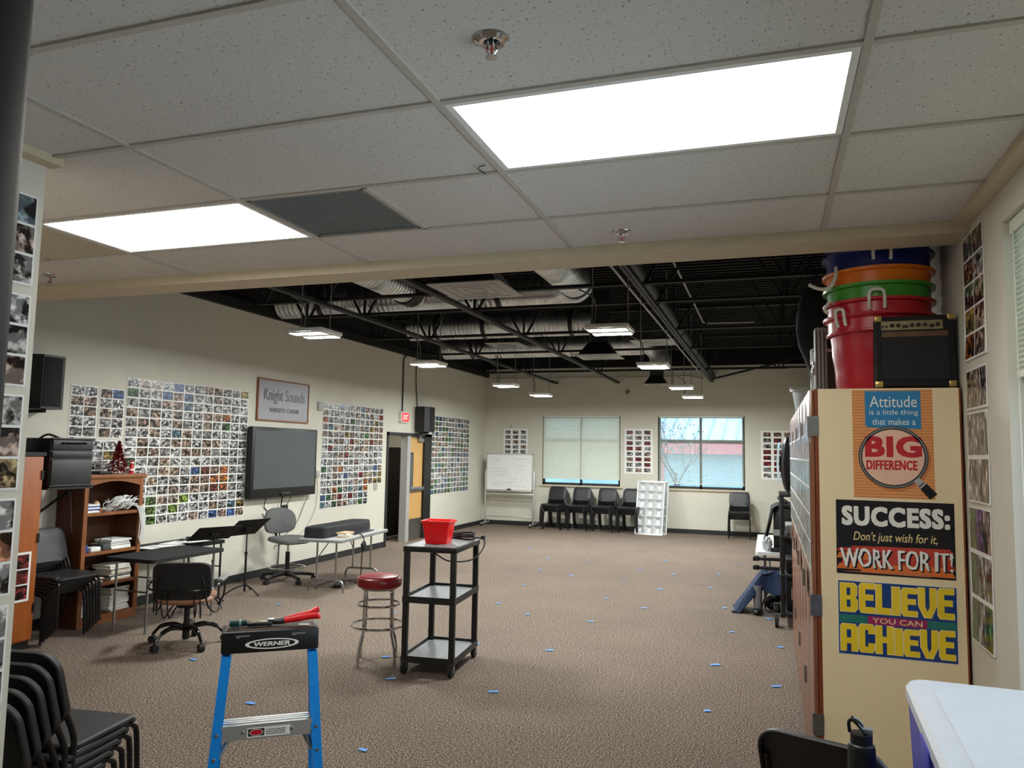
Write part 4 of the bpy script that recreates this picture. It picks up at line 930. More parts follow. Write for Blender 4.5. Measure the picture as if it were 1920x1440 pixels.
# ------------------------------------------------------------------ orange cabinet, rack and bookcase
t = thing('storage_cabinet', 'brown orange wooden cabinet at the left edge behind the partition', 'cabinet', (0,0,0))
MB().box(XL+.01, -6.13, 3.9, 5.11, .0, .07, 'black').box(XL+.01, -6.125, 3.9, 5.12, .07, 1.665, 'cab_orange').build('body', t)
MB().box(XL+.01, -6.10, 3.88, 5.135, 1.667, 1.70, 'black').build('top', t)
d = MB().rbox(-6.123, -6.10, 4.5, 5.11, .085, 1.66, 'cab_orange', .003).build('door', t)
for z in (.35, .95, 1.5): MB().box(-6.104, -6.092, 5.095, 5.116, z-.04, z+.04, 'black').build('hinge', d)
photo_sheet((-6.099, 4.78, .42), (0,1,0), (0,0,1), .27, .42, 1, 3, 'white photo sheet of three pictures low on the orange cabinet door', mx=.02, my=.02, gap=(.01,.012), vivid=.7, pal=[(.3,.4,.5),(.35,.05,.05)])
photo_sheet((-6.099, 4.72, .98), (0,1,0), (0,0,1), .20, .58, 1, 4, 'narrow photo sheet high on the orange cabinet door', mx=.02, my=.03, gap=(.01,.03))
t = thing('wall_shelf', 'black bracket shelf holding the equipment rack', 'shelf', (XL, 5.39, 1.385))
MB().box(0, .60, -.24, .24, -.02, 0, 'black').build('board', t)
for s in (-.18, .18): MB().sq((.0,s,-.28), (.42,s,-.02), .02, 'black').box(0,.02,s-.012,s+.012,-.3,-.02,'black').build('bracket', t)
t = thing('equipment_rack', 'dark grey equipment rack case beside the bookcase top', 'rack', (-6.09, 5.39, 1.387))
m = MB(); m.rbox(-.55, -.0, -.23, .23, 0, .44, 'black', .02); m.build('case', t)
m = MB(); 
for z0, z1 in ((.02,.245),(.265,.32),(.335,.425)): m.rbox(-.01, .012, -.215, .215, z0, z1, 'chair_shell', .006)
m.build('front_panel', t)
m = MB()
for k in range(9): m.cyl((.012, -.12+.03*k, .40), (.03, -.12+.03*k, .392), .008, 'black_gloss', 8)
m.build('knob', t)
MB().rbox(-.012,.02,-.23,.23,.425,.445,'black',.006).build('trim_edge', t); MB().rbox(-.012,.02,-.23,.23,0,.02,'black',.006).build('trim_edge', t)
t = thing('equipment_case', 'tall slim black case standing on the orange cabinet below the speaker', 'case', (-6.36, 4.93, 1.702))
MB().rbox(-.14, .14, -.06, .06, 0, .46, 'black_matte', .02).build('case_body', t); MB().rbox(-.1,.1,-.064,-.058,.2,.24,'black_gloss',.002).build('strap', t)
cord([(-6.3,5.2,1.81),(-6.2,5.22,1.86),(-6.12,5.3,1.82),(-6.12,5.4,1.83),(-6.2,5.5,1.82)], .01, 'black cable lying on top of the equipment rack')

BX0, BX1, BY0, BY1, BH = XL+.02, -6.33, 5.76, 6.49, 1.475
t = thing('bookcase', 'oak bookcase with shelves of papers against the left wall', 'bookcase', (0,0,0))
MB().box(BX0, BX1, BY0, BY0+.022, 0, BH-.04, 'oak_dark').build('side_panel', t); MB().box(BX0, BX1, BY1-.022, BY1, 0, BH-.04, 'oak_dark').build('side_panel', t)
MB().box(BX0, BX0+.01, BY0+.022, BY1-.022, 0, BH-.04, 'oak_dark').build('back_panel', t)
MB().rbox(BX0-.01, BX1+.03, BY0-.03, BY1+.035, BH-.04, BH, 'oak', .008).build('top', t)
MB().box(BX1, BX1+.018, BY0, BY0+.045, 0, BH-.04, 'oak').build('face_stile', t); MB().box(BX1, BX1+.018, BY1-.045, BY1, 0, BH-.04, 'oak').build('face_stile', t)
m = MB(); n = 12; P = [(BY0+.045, BH-.04)]+[(BY0+.045+(BY1-BY0-.09)*i/n, BH-.115+.05*sin(pi*i/n)) for i in range(n+1)]+[(BY1-.045, BH-.04)]
m.add([(BX1+.001, y, z) for y, z in P]+[(BX1+.016, y, z) for y, z in P], [tuple(range(len(P)-1,-1,-1)), tuple(range(len(P), 2*len(P)))]+[(i, (i+1) % len(P), len(P)+(i+1) % len(P), len(P)+i) for i in range(len(P))], 'oak'); m.build('arched_rail', t, fix=True)
MB().box(BX1, BX1+.016, BY0+.045, BY1-.045, 0, .09, 'oak').build('toe_rail', t)
SH = (.09, .40, .715, 1.10)
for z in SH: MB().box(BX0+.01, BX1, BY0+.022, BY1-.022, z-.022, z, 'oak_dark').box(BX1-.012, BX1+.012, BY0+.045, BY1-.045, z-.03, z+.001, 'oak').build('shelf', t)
tag(MB().tube(smooth_path([(-6.5,BY0-.01,1.33),(-6.46,BY0-.012,1.15),(-6.45,BY0-.01,1.0),(-6.43,BY0-.012,.92)], 5), .004, 'grey_paint', 6).build('cable'), 'thin cable hanging down the side of the bookcase', 'cable')
q = random.Random(3)
def pile(y, z, n, keys, lab, name, cat, wd=(.20,.27), th=(.006,.022), x1=BX1-.02, grp=None, ln=(.16,.22)):
    zz = z+.001
    for i in range(n):
        h = q.uniform(*th); w = q.uniform(*ln); d = q.uniform(*wd); dy = q.uniform(-.012,.012); k = q.choice(keys)
        m = MB(); x = x1-q.uniform(0,.02)
        if name == 'book': m.rbox(x-d, x, y+dy-w/2, y+dy+w/2, zz, zz+.002, k, .0008); m.box(x-d, x-.003, y+dy-w/2+.003, y+dy+w/2-.003, zz+.002, zz+h-.002, 'paper'); m.rbox(x-d, x, y+dy-w/2, y+dy+w/2, zz+h-.002, zz+h, k, .0008)
        else:
            m.box(x-d, x, y+dy-w/2, y+dy+w/2, zz, zz+h*.5, k); m.box(x-d+.01, x-.004, y+dy-w/2+.006, y+dy+w/2-.002, zz+h*.5, zz+h, 'paper')
        tag(m.build(name), lab(i, n), cat, grp); zz += h+.0006
ordn = lambda i, n: ('topmost' if i == n-1 else 'lowest' if i == 0 else ORD[n-1-i]+' from top')
ORD += ['eleventh','twelfth']
pile(6.31, SH[0], 9, ['book_a','book_c','book_d','paper','book_c'], lambda i, n: '%s book in the pile on the bottom shelf of the oak bookcase' % ordn(i, n), 'book', 'book', th=(.018,.032), grp='books on the bottom bookcase shelf', ln=(.22,.26))
pile(5.93, SH[0], 6, ['book_c','book_d','book_b'], lambda i, n: '%s book in the pile behind the chair legs in the bookcase' % ordn(i, n), 'book', 'book', th=(.018,.032), grp='books behind the chair legs', ln=(.2,.23))
pile(6.30, SH[1], 6, ['paper','paper','book_c','book_d'], lambda i, n: '%s paper stack on the second lowest shelf of the oak bookcase' % ordn(i, n), 'paper_stack', 'papers', th=(.012,.03), grp='papers on the second lowest shelf', ln=(.24,.28))
pile(5.97, SH[1], 3, ['book_b','book_d','book_a'], lambda i, n: '%s folder lying left on the second lowest bookcase shelf' % ordn(i, n), 'folder', 'folder', th=(.012,.022), grp='folders on the second lowest shelf', ln=(.22,.26))
pile(6.29, SH[2], 5, ['paper','paper','grey_light'], lambda i, n: '%s paper stack on the middle shelf of the oak bookcase' % ordn(i, n), 'paper_stack', 'papers', th=(.012,.026), grp='papers on the middle shelf', ln=(.22,.27))
tag(MB().rbox(-6.48,-6.35,6.05,6.15,SH[2]+.001,SH[2]+.06,'book_d',.006).build('small_box'), 'dark small box in the middle of the middle bookcase shelf', 'box')
tag(MB().rbox(-6.44,-6.345,5.90,6.02,SH[2]+.001,SH[2]+.045,'white_paint',.006).build('small_box'), 'white small box on the middle bookcase shelf', 'box')
t = thing('cup', 'small blue cup on the middle bookcase shelf', 'cup', (-6.39, 5.86, SH[2]+.001)); MB().lathe([(0,0),(.028,0),(.034,.07),(.03,.07),(.026,.006),(0,.006)], (0,0,0), 'book_b', 18).build('cup_body', t)
tag(MB().tube(smooth_path([(-6.42,6.06,SH[2]+.062),(-6.4,6.08,SH[2]+.15),(-6.4,6.15,SH[2]+.13),(-6.42,6.22,SH[2]+.1)], 5), .004, 'rubber', 6).build('cable'), 'black wire sticking up from the middle bookcase shelf', 'cable')
tag(MB().lathe([(0,0),(.02,.002),(.034,.025),(.032,.045),(.016,.066),(0,.07)], (-6.42,6.0,SH[3]+.041), 'egg', 18).build('wooden_egg'), 'tan egg shaped ornament on the top bookcase shelf', 'ornament')
pile(5.92, SH[3], 3, ['grey_light','paper','book_b'], lambda i, n: '%s flat item at the left of the top bookcase shelf' % ordn(i, n), 'folder', 'folder', th=(.01,.03), grp='folders on the top shelf', ln=(.14,.18))
tag(MB().rbox(-6.48,-6.36,5.98,6.03,SH[3]+.001,SH[3]+.04,'oak',.006).build('ornament_stand'), 'little wooden stand under the tan egg ornament', 'stand')
t = thing('dish', 'pale shallow dish on the top bookcase shelf', 'dish', (-6.41, 6.11, SH[3]+.001)); MB().lathe([(0,0),(.05,0),(.075,.028),(.072,.03),(.048,.006),(0,.006)], (0,0,0), 'white_paint', 24).build('dish_body', t)
t = thing('ribbon_bundle', 'tangled bundle of shiny white ribbons spilling off the top bookcase shelf', 'ribbons', (-6.40, 6.30, SH[3]+.001))
m = MB(); q2 = random.Random(2)
for i in range(60):
    a0 = q2.uniform(0, 2*pi); c_ = Vector((q2.uniform(-.07,.05), q2.uniform(-.10,.10), q2.uniform(.03,.12))); P = [c_+Vector((.05*cos(a0+k*1.1)*q2.uniform(.6,1.3), .07*sin(a0+k*1.1)*q2.uniform(.6,1.3), .035*sin(k*1.7+a0))) for k in range(5)]
    m.tube(smooth_path(P, 3), .0045, 'white_paint', 4)
m.build('tangle', t)
m = MB()
for i in range(7): y = .14+.012*i; m.tube(smooth_path([(.02,y-.06,.05),(.085+.006*(i % 3),y-.02,.03),(.115,y,-.08),(.115+.006*(i % 2),y+.01*sin(i),-.2),(.112,y-.005,-.30-.02*(i % 4))], 4), .005, 'white_paint', 4)
m.build('hanging_strands', t)
t = thing('tinsel_tree', 'small red tinsel tree on top of the bookcase', 'ornament', (-6.46, 6.28, BH+.001))
m = MB(); m.cyl((0,0,0),(0,0,.30),.005,'oak_dark',6); m.build('trunk', t)
m = MB(); q2 = random.Random(6)
for i in range(900):
    z = q2.uniform(.02,.33); r_ = .105*(1-z/.345)*q2.uniform(.5,1.1); a = q2.uniform(0,2*pi); c_ = Vector((r_*cos(a), r_*sin(a), z)); d1 = Vector((q2.uniform(-1,1),q2.uniform(-1,1),q2.uniform(-1,1)))*.014; d2 = Vector((q2.uniform(-1,1),q2.uniform(-1,1),q2.uniform(-1,1)))*.006
    m.add([c_-d1-d2, c_+d1-d2, c_+d1+d2, c_-d1+d2], [(0,1,2,3)], 'tinsel')
m.build('tinsel_branches', t)
t = thing('nutcracker_figure', 'little red and white ornament at the right end of the bookcase top', 'ornament', (-6.44, 6.44, BH+.001))
MB().lathe([(0,0),(.03,0),(.03,.01),(.022,.012),(.024,.07),(.016,.09),(.02,.10),(.02,.13),(0,.14)], (0,0,0), 'p_red', 14).build('ornament_body', t); MB().lathe([(.0245,.03),(.0255,.03),(.0255,.05),(.0245,.05)], (0,0,0), 'p_white', 14).lathe([(.0205,.105),(.0212,.105),(.0212,.12),(.0205,.12)], (0,0,0), 'p_white', 14).build('white_band', t)
tag(MB().rbox(-6.56,-6.42,6.02,6.18,BH+.001,BH+.03,'black',.006).build('router_box'), 'flat black box on the bookcase top left of the tinsel tree', 'box')

# ------------------------------------------------------------------ desk, table, stands
def fold_table(name, label, x0, x1, y0, y1, z, key, legkey, leg_in=.06):
    t = thing(name, label, 'table', (0,0,0)); P = rrect(x1-x0, y1-y0, .05, 5); cx, cy = (x0+x1)/2, (y0+y1)/2
    MB().prism([(x+cx, y+cy) for x, y in P], z-.035, z, key).build('tabletop', t)
    for sx in (x0+leg_in, x1-leg_in):
        for sy in (y0+.06, y1-.06): MB().tube([(sx,sy,z-.035),(sx,sy,0)], .0125, legkey, 8).build('leg', t)
    for sy in (y0+.06, y1-.06): MB().tube([(x0+leg_in,sy,z*.55),(x1-leg_in,sy,z*.55)], .008, legkey, 8).build('cross_bar', t)
    return t
fold_table('folding_desk', 'black folding table with metal legs in front of the bookcase', -6.085, -5.50, 5.82, 6.84, .70, 'black_matte', 'steel', .10)
fold_table('wall_table', 'black folding table against the wall covered with sheet papers', -6.64, -6.12, 6.54, 7.62, .675, 'black_matte', 'black', .03)
for i, (y, x, rz, lb) in enumerate(((6.70,-6.35,5,'sheet papers nearest the bookcase on the wall table'),(6.86,-6.30,-14,'second sheet papers from the bookcase on the wall table'),(7.05,-6.36,8,'white papers in the middle of the wall table'),(7.22,-6.26,-4,'large white papers in front on the wall table'))):
    m = MB()
    for k in range(3): m.box(-.11+.006*k,.11+.006*k,-.15-.004*k,.15-.004*k,.0012*k,.0012*k+.001,'paper')
    o = m.build('paper_stack'); o.location = (x, y, .6765+.0045*i); o.rotation_euler = (0,0,R(rz)); tag(o, lb, 'papers', 'papers on the wall table')
o = MB().rbox(-.13,.13,-.17,.17,0,.016,'black',.004).build('binder'); o.location = (-6.36, 7.44, .676); o.rotation_euler = (0,0,R(12)); tag(o, 'black binder at the far end of the wall table', 'binder')
o = MB().rbox(-.11,.11,-.15,.15,0,.012,'book_c',.003).build('booklet'); o.location = (-6.38, 7.43, .693); o.rotation_euler = (0,0,R(-8)); tag(o, 'open booklet lying on the black binder', 'booklet')
def music_stand(x, y, zc, rz, tilt, label, paper=False):
    t = thing('music_stand', label, 'music stand', (x, y, 0), R(rz))
    MB().cyl((0,0,.04),(0,0,zc*.62),.014,'black',10).cyl((0,0,zc*.55),(0,0,zc-.03),.009,'black',8).cyl((0,0,zc*.60),(0,0,zc*.64),.018,'black',10).build('pole', t)
    for k in range(3):
        a = R(90+120*k); MB().tube(smooth_path([(0,0,.12),(.12*cos(a),.12*sin(a),.085),(.24*cos(a),.24*sin(a),.012)], 4), .009, 'black', 6).build('leg', t)
    m = MB(); m.X = Matrix.Translation((0,0,zc)) @ Matrix.Rotation(tilt, 4, 'X'); m.rbox(-.25,.25,-.16,.17,0,.006,'black_matte',.002); m.rbox(-.25,.25,-.165,-.155,0,.055,'black_matte',.002); m.box(-.05,.05,-.03,.03,-.03,0,'black')
    m.build('desk', t)
    if paper:
        m = MB(); m.X = Matrix.Translation((0,0,zc)) @ Matrix.Rotation(tilt, 4, 'X'); m.rbox(-.2,.16,-.15,.14,.0065,.012,'p_yellow',.001); o = m.build('sheet_music'); o.matrix_world = Matrix.Translation((x, y, 0)) @ Matrix.Rotation(R(rz), 4, 'Z'); tag(o, 'yellow edged sheet music lying on the flat music stand desk', 'sheet music')
    return t
music_stand(-6.02, 7.86, .80, -100, R(38), 'black music stand between the wall table and the grey chair')
music_stand(-5.92, 7.16, .80, -113, R(30), 'black music stand with sheet music behind the black folding table', True)

# task chair with tan seat
t = thing('task_chair', 'black wire frame office chair with tan seat in front of the black folding table', 'chair', (-4.985, 5.72, 0), R(28))
m = MB(); n = 20
def _seat(u, v):
    a = 2*pi*u; e = .62; c_, s_ = cos(a), sin(a); x = .235*(abs(c_)**e)*(1 if c_ > 0 else -1); y = .22*(abs(s_)**e)*(1 if s_ > 0 else -1)
    k, z = ((.0,.402),(.9,.398),(1,.412),(1.0,.43),(.93,.452),(.6,.458),(0,.455))[min(6, int(round(v*6)))]
    return (x*k, y*k, z+.015*(y/.22)*k-.012*(abs(x)/.235)*0)
m.grid(_seat, 32, 6, 'leather_tan', True); m.build('seat', t)
MB().rbox(-.2,.2,-.19,.19,.385,.402,'grey_paint',.01).build('seat_pan', t)
def _back(u, v):
    a = 2*pi*u; e = .35; c_, s_ = cos(a), sin(a); x = .245*(abs(c_)**e)*(1 if c_ > 0 else -1); z = .165*(abs(s_)**e)*(1 if s_ > 0 else -1)
    k, y = ((0,.0),(.97,.0),(1,-.012),(1,-.03),(.97,-.042),(0,-.042))[min(5, int(round(v*5)))]
    return (x*k, -.235+y+.5*(x*k)**2-.12*(z*k), .60+z*k)
MB().grid(_back, 40, 5, 'fabric_black', True).build('backrest', t)
for s in (-1, 1):
    p = smooth_path([(s*.20,.10,.40),(s*.25,.16,.36),(s*.26,.05,.30),(s*.25,-.12,.31),(s*.22,-.24,.40),(s*.20,-.29,.56),(s*.17,-.30,.66)], 5); MB().tube(p, .008, 'black_gloss', 7).build('wire_frame', t)
    p = smooth_path([(s*.235,.12,.33),(s*.29,.08,.42),(s*.30,.05,.56),(s*.29,-.10,.57),(s*.27,-.24,.54),(s*.15,-.31,.53),(0,-.315,.53)], 5); a_ = MB().tube(p, .009, 'black_gloss', 7).build('armrest', t)
    MB().rbox(s*.29-.03, s*.29+.03, -.12, .12, .565, .60, 'grey_paint', .015, 3).build('arm_pad', a_)
m = MB()
for dx in (-.16,-.11,.11,.16): m.tube(smooth_path([(dx,-.26,.50),(dx,-.24,.38),(dx*.95,-.17,.27),(dx*.8,-.06,.33),(dx*.6,.02,.37)], 5), .006, 'black_gloss', 6)
m.build('seat_spring', t)
m = MB(); m.rbox(-.07,.07,-.09,.09,.335,.39,'black',.015); m.cyl((0,0,.10),(0,0,.34),.026,'black',14); m.cyl((0,0,.055),(0,0,.20),.032,'black',14); m.build('post', t)
for k in range(5):
    a = R(18+72*k); d = Vector((cos(a), sin(a), 0)); l_ = MB().tube(smooth_path([d*.02+Vector((0,0,.15)), d*.14+Vector((0,0,.175)), d*.25+Vector((0,0,.15)), d*.315+Vector((0,0,.085))], 4), [.024]*5+[.02]*4+[.014]*4, 'black_gloss', 8).build('base_leg', t)
    c_ = d*.325; m = MB(); sd = Vector((-d.y, d.x, 0)); m.cyl(c_+sd*.022+Vector((0,0,.033)), c_-sd*.022+Vector((0,0,.033)), .033, 'rubber', 16); m.cyl(c_+Vector((0,0,.05)), c_+Vector((0,0,.09)), .008, 'black', 8); m.build('caster', l_)

# grey drafting chair
t = thing('drafting_chair', 'grey fabric drafting chair with a foot ring under the television', 'chair', (-6.13, 8.87, 0), R(-112)); t.scale = (1.08, 1.08, .975)
def _s2(u, v):
    a = 2*pi*u; e = .6; c_, s_ = cos(a), sin(a); x = .235*(abs(c_)**e)*(1 if c_ > 0 else -1); y = .225*(abs(s_)**e)*(1 if s_ > 0 else -1)
    k, z = ((0,.535),(.85,.535),(1,.555),(1,.58),(.94,.602),(.6,.608),(0,.60))[min(6, int(round(v*6)))]
    return (x*k, y*k+.03, z-(.02*(y/.225)**2*k if y > 0 else 0))
MB().grid(_s2, 32, 6, 'fabric_grey', True).build('seat', t)
def _b2(u, v):
    a = 2*pi*u; c_, s_ = cos(a), sin(a); e = .6; z = .175*(abs(s_)**e)*(1 if s_ > 0 else -1); wd = .225-.05*max(0, z/.175)**2+.0*z; x = wd*(abs(c_)**e)*(1 if c_ > 0 else -1)
    k, y = ((0,.03),(.7,.026),(.95,.012),(1,-.006),(1,-.024),(.95,-.034),(0,-.036))[min(6, int(round(v*6)))]
    return (x*k, -.225+y+.9*(x*k)**2-.10*z*k, .805+z*k)
MB().grid(_b2, 40, 6, 'fabric_grey', True).build('backrest', t)
MB().tube(smooth_path([(0,-.02,.54),(0,-.2,.535),(0,-.275,.6),(0,-.275,.78)], 5), .016, 'black', 8).build('back_bar', t)
m = MB(); m.rbox(-.10,.10,-.12,.10,.505,.54,'black',.01); m.tube([(.1,.02,.51),(.22,.05,.50),(.23,.05,.46)], .005,'black',6); m.build('mechanism', t)
MB().cyl((0,0,.40),(0,0,.51),.014,'chrome',12).cyl((0,0,.07),(0,0,.40),.028,'black',14).build('post', t)
MB().tube([(.215*cos(2*pi*i/40), .215*sin(2*pi*i/40), .19) for i in range(40)], .011, 'chrome', 8, True).tube([(-.21,0,.19),(.21,0,.19)], .008, 'chrome', 6).build('foot_ring', t)
for k in range(5):
    a = R(10+72*k); d = Vector((cos(a), sin(a), 0)); sd = Vector((-d.y, d.x, 0)); l_ = MB().tube([d*.02+Vector((0,0,.115)), d*.18+Vector((0,0,.10)), d*.33+Vector((0,0,.075))], [.03,.026,.02], 'black', 8).build('base_leg', t)
    c_ = d*.325; MB().cyl(c_+sd*.025+Vector((0,0,.03)), c_-sd*.025+Vector((0,0,.03)), .03, 'rubber', 16).cyl(c_+Vector((0,0,.04)), c_+Vector((0,0,.08)), .01, 'black', 8).build('caster', l_)

# keyboard table
t = thing('keyboard_table', 'grey folding table with arched metal feet carrying a covered keyboard', 'table', (-5.29, 8.93, 0), R(5))
w, L, z = .295, .74, .665
P = rrect(2*w, 2*L, .04, 5); MB().prism(P, z-.035, z-.012, 'grey_paint').prism([(x*.99, y*.995) for x, y in P], z-.0125, z, 'grey_light').build('tabletop', t)
for sy in (-1, 1):
    y = sy*(L-.22)
    for sx in (-1, 1): MB().cyl((sx*.13, y, .14), (sx*.13, y, z-.035), .0125, 'steel', 10).build('leg', t)
    MB().tube(smooth_path([(-.235,y,.0),(-.232,y,.08),(-.19,y,.14),(0,y,.145),(.19,y,.14),(.232,y,.08),(.235,y,.0)], 5), .0135, 'steel', 8).build('arched_foot', t)
    m = MB(); m.tube([(-.13,y,.40),(-.10,y-sy*.16,.53),(-.06,y-sy*.24,z-.04)], .007, 'steel', 6); m.build('brace', t)
kM = Matrix.Translation((-5.29, 8.93, 0)) @ Matrix.Rotation(R(5), 4, 'Z')
t = thing('covered_keyboard', 'electronic keyboard under a black fabric cover on the grey table', 'keyboard', kM @ Vector((-.12, .04, z+.001)), R(5))
def _kc(u, v):
    a = 2*pi*u; e = .28; c_, s_ = cos(a), sin(a); x = .16*(abs(c_)**e)*(1 if c_ > 0 else -1); y = .68*(abs(s_)**.12)*(1 if s_ > 0 else -1)
    k, zz = ((1.03,0),(1.02,.04),(1.0,.09),(.985,.115),(.93,.128),(.5,.132),(0,.132))[min(6, int(round(v*6)))]
    return (x*k+.006*sin(14*y)*(1 if v < .5 else 0), y*(1-(1-k)*.25)+.004*sin(40*x), zz+.006*sin(9*y+3*x)*(1 if 0 < v < .99 else 0))
MB().grid(_kc, 96, 6, 'fabric_black', True).build('fabric_cover', t)
MB().rbox(-.14,.14,-.66,.66,.0,.03,'black',.01).build('keyboard_base', t)
for i, (dz, rz, key, lb) in enumerate(((0, 0, 'book_c', 'lowest tan book of the small pile beside the covered keyboard'), (.022, 12, 'paper', 'middle book of the small pile beside the covered keyboard'), (.042, -8, 'egg', 'top book of the small pile beside the covered keyboard'))):
    o = MB().rbox(-.07,.07,-.10,.10,0,.019,key,.003).build('book'); o.matrix_world = Matrix.Translation(kM @ Vector((.165, -.36, z+.001+dz))) @ Matrix.Rotation(R(5+rz), 4, 'Z'); tag(o, lb, 'book', 'books on the keyboard table')
o = MB().rbox(-.06,.06,-.30,.30,0,.012,'chair_shell',.003).build('flat_case'); o.matrix_world = Matrix.Translation(kM @ Vector((.13, .18, z+.001))) @ Matrix.Rotation(R(5), 4, 'Z'); tag(o, 'flat dark sheet lying along the covered keyboard', 'sheet')
p3 = lambda x, y, zz: tuple(kM @ Vector((x, y, zz)))
t = cord([p3(.12,-.25,z+.03), p3(.24,-.18,z+.04), p3(.315,-.14,z-.02), p3(.31,-.12,z-.12), p3(.26,-.05,.4), p3(.2,.05,.08), p3(.1,.1,.012)], .007, 'black cable hanging over the front edge of the keyboard table')
MB().rbox(-.0,.04,-.04,.04,-.05,.05,'rubber',.008).build('power_brick', t).matrix_world = Matrix.Translation(p3(.30,-.13,z-.13)) @ Matrix.Rotation(R(30), 4, 'X')
t = thing('power_strip', 'black power strip and pedal on the carpet under the keyboard table', 'power strip', kM @ Vector((-.02, -.1, .0)), R(20))
MB().rbox(-.05,.05,-.16,.16,0,.04,'rubber',.008).build('strip_body', t)
m = MB()
for k in range(4): m.rect(-.015,.015,-.13+.065*k,-.10+.065*k,.0405,'grey_paint')
m.build('socket', t)
cord([p3(.02,.1,.03), p3(.18,.28,.012), p3(.1,.45,.01), p3(-.1,.3,.01), p3(-.25,.1,.01), p3(-.28,-.2,.01), p3(-.2,-.36,.01)], .006, 'loose black cable coiled on the carpet by the keyboard table')

# ------------------------------------------------------------------ far wall
MF = Matrix(((1,0,0,0),(0,0,-1,0),(0,1,0,0),(0,0,0,1)))      # local x right, y up, front towards the room
t = thing('whiteboard', 'rolling whiteboard with faint notes in the far left corner', 'whiteboard', (-5.89, 17.36, 0))
m = MB(); m.X = Matrix.Translation((0,-.012,0)) @ MF; m.rect(-.565, .565, .87, 1.70, 0, 'white_paint')
q = random.Random(9)
for (x0, y, w) in ((-.48,1.63,.12),(-.42,1.57,.18),(-.34,1.53,.06),(.12,1.60,.36),(.18,1.42,.22),(.25,1.34,.1),(-.48,1.37,.42),(-.48,1.29,.45),(-.42,1.22,.3),(.02,1.12,.18),(-.40,1.03,.5),(-.42,.97,.34),(.16,.95,.3)):
    P = [(x0+w*i/24, y+q.uniform(-.013,.013), .002) for i in range(25)]
    for i in range(24):
        if q.random() < .8: a, b = P[i], P[i+1]; m.add([(a[0],a[1]-.0022,.002),(b[0],b[1]-.0022,.002),(b[0],b[1]+.0022,.002),(a[0],a[1]+.0022,.002)], [(0,1,2,3)], 'p_ink')
m.build('board', t)
m = MB()
for a in ((-.585,.585,.85,.872),(-.585,.585,1.70,1.722),(-.585,-.563,.85,1.722),(.563,.585,.85,1.722)): m.box(a[0], a[1], -.02, .012, a[2], a[3], 'alu')
m.rbox(-.56,.56,-.075,-.01,.835,.85,'alu',.003); m.rbox(-.05,.05,-.05,-.02,.86,.89,'black',.004); m.build('frame', t)
for s in (-1, 1):
    MB().rbox(s*.605-.016, s*.605+.016, -.015, .015, .06, 1.32, 'alu', .004).build('upright', t)
    f = MB().rbox(s*.605-.018, s*.605+.018, -.27, .27, .055, .085, 'alu', .004).build('foot', t)
    for y in (-.25, .25): MB().cyl((s*.605-.012, y, .027), (s*.605+.012, y, .027), .027, 'rubber', 14).build('caster', f)
for z in (.76, .23): MB().rbox(-.6, .6, -.012, .012, z-.015, z+.015, 'alu', .004).build('cross_bar', t)
photo_sheet((-6.19, YF, 1.45), (1,0,0), (0,0,1), .62, .88, 3, 7, 'poster sheet of small photographs partly behind the whiteboard', 'poster sheets on the far wall', mx=.04, my=.04, gap=(.06,.035))
photo_sheet((-3.20, YF, 1.31), (1,0,0), (0,0,1), .655, 1.04, 3, 8, 'poster sheet of small photographs between the two windows', 'poster sheets on the far wall', mx=.05, my=.04, gap=(.06,.035), vivid=.3, pal=[(.4,.04,.05),(.45,.1,.08)])
photo_sheet((-.17, YF, 1.26), (1,0,0), (0,0,1), .70, 1.07, 3, 8, 'poster sheet of small photographs right of the far windows', 'poster sheets on the far wall', mx=.05, my=.04, gap=(.06,.035), vivid=.5, pal=[(.4,.04,.05),(.45,.1,.08)])
tag(MB().rbox(-6.03,-5.98,YF-.02,YF,2.36,2.42,'grey_light',.004).build('wall_sensor'), 'tiny sensor box above the photo poster by the whiteboard', 'sensor')
t = thing('security_camera', 'small camera mounted high on the far wall between the windows', 'camera', (-3.13, YF, 3.2)); MB().cyl((0,-.01,.02),(.02,-.16,-.06),.03,'grey_light',12).build('camera_body', t); MB().cyl((0,0,.02),(0,-.03,.02),.04,'grey_light',12).build('mount', t)
# removed light fixtures leaning on the wall
def lean(x, y0, y1, label, first=True):
    H = 1.20; a = math.atan2(y1-y0, 1.12); t = thing('light_fixture', label, 'light fixture', (x, y0, .002), rot=(-a, R(1.2), 0), group='removed light fixtures leaning on the far wall')
    m = MB(); w = .305
    for q in ((-w,-w+.02,0,H),(w-.02,w,0,H),(-w,w,0,.02),(-w,w,H-.02,H)): m.box(q[0], q[1], 0, .07, q[2], q[3], 'white_paint')
    m.box(-w, w, .065, .075, 0, H, 'white_paint'); m.build('housing', t)
    m = MB(); nx, nz = 3, 6
    for i in range(nx):
        for k in range(nz):
            x0 = -w+.02+(2*w-.04)*i/nx; x1 = -w+.02+(2*w-.04)*(i+1)/nx; z0 = .02+(H-.04)*k/nz; z1 = .02+(H-.04)*(k+1)/nz; e = .05; xm, zm = (x0+x1)/2, (z0+z1)/2
            m.add([(x0,.004,z0),(x1,.004,z0),(x1,.004,z1),(x0,.004,z1),(xm-e*.4,.06,zm-e*.7),(xm+e*.4,.06,zm-e*.7),(xm+e*.4,.06,zm+e*.7),(xm-e*.4,.06,zm+e*.7)], [(0,1,5,4),(1,2,6,5),(2,3,7,6),(3,0,4,7),(4,5,6,7)], 'louver')
    m.build('louver_grid', t)

lean(-2.54, 17.02, 17.34, 'front white louvered light fixture leaning against the far wall')
lean(-2.47, 17.20, 17.47, 'second louvered light fixture, behind the front one against the far wall')

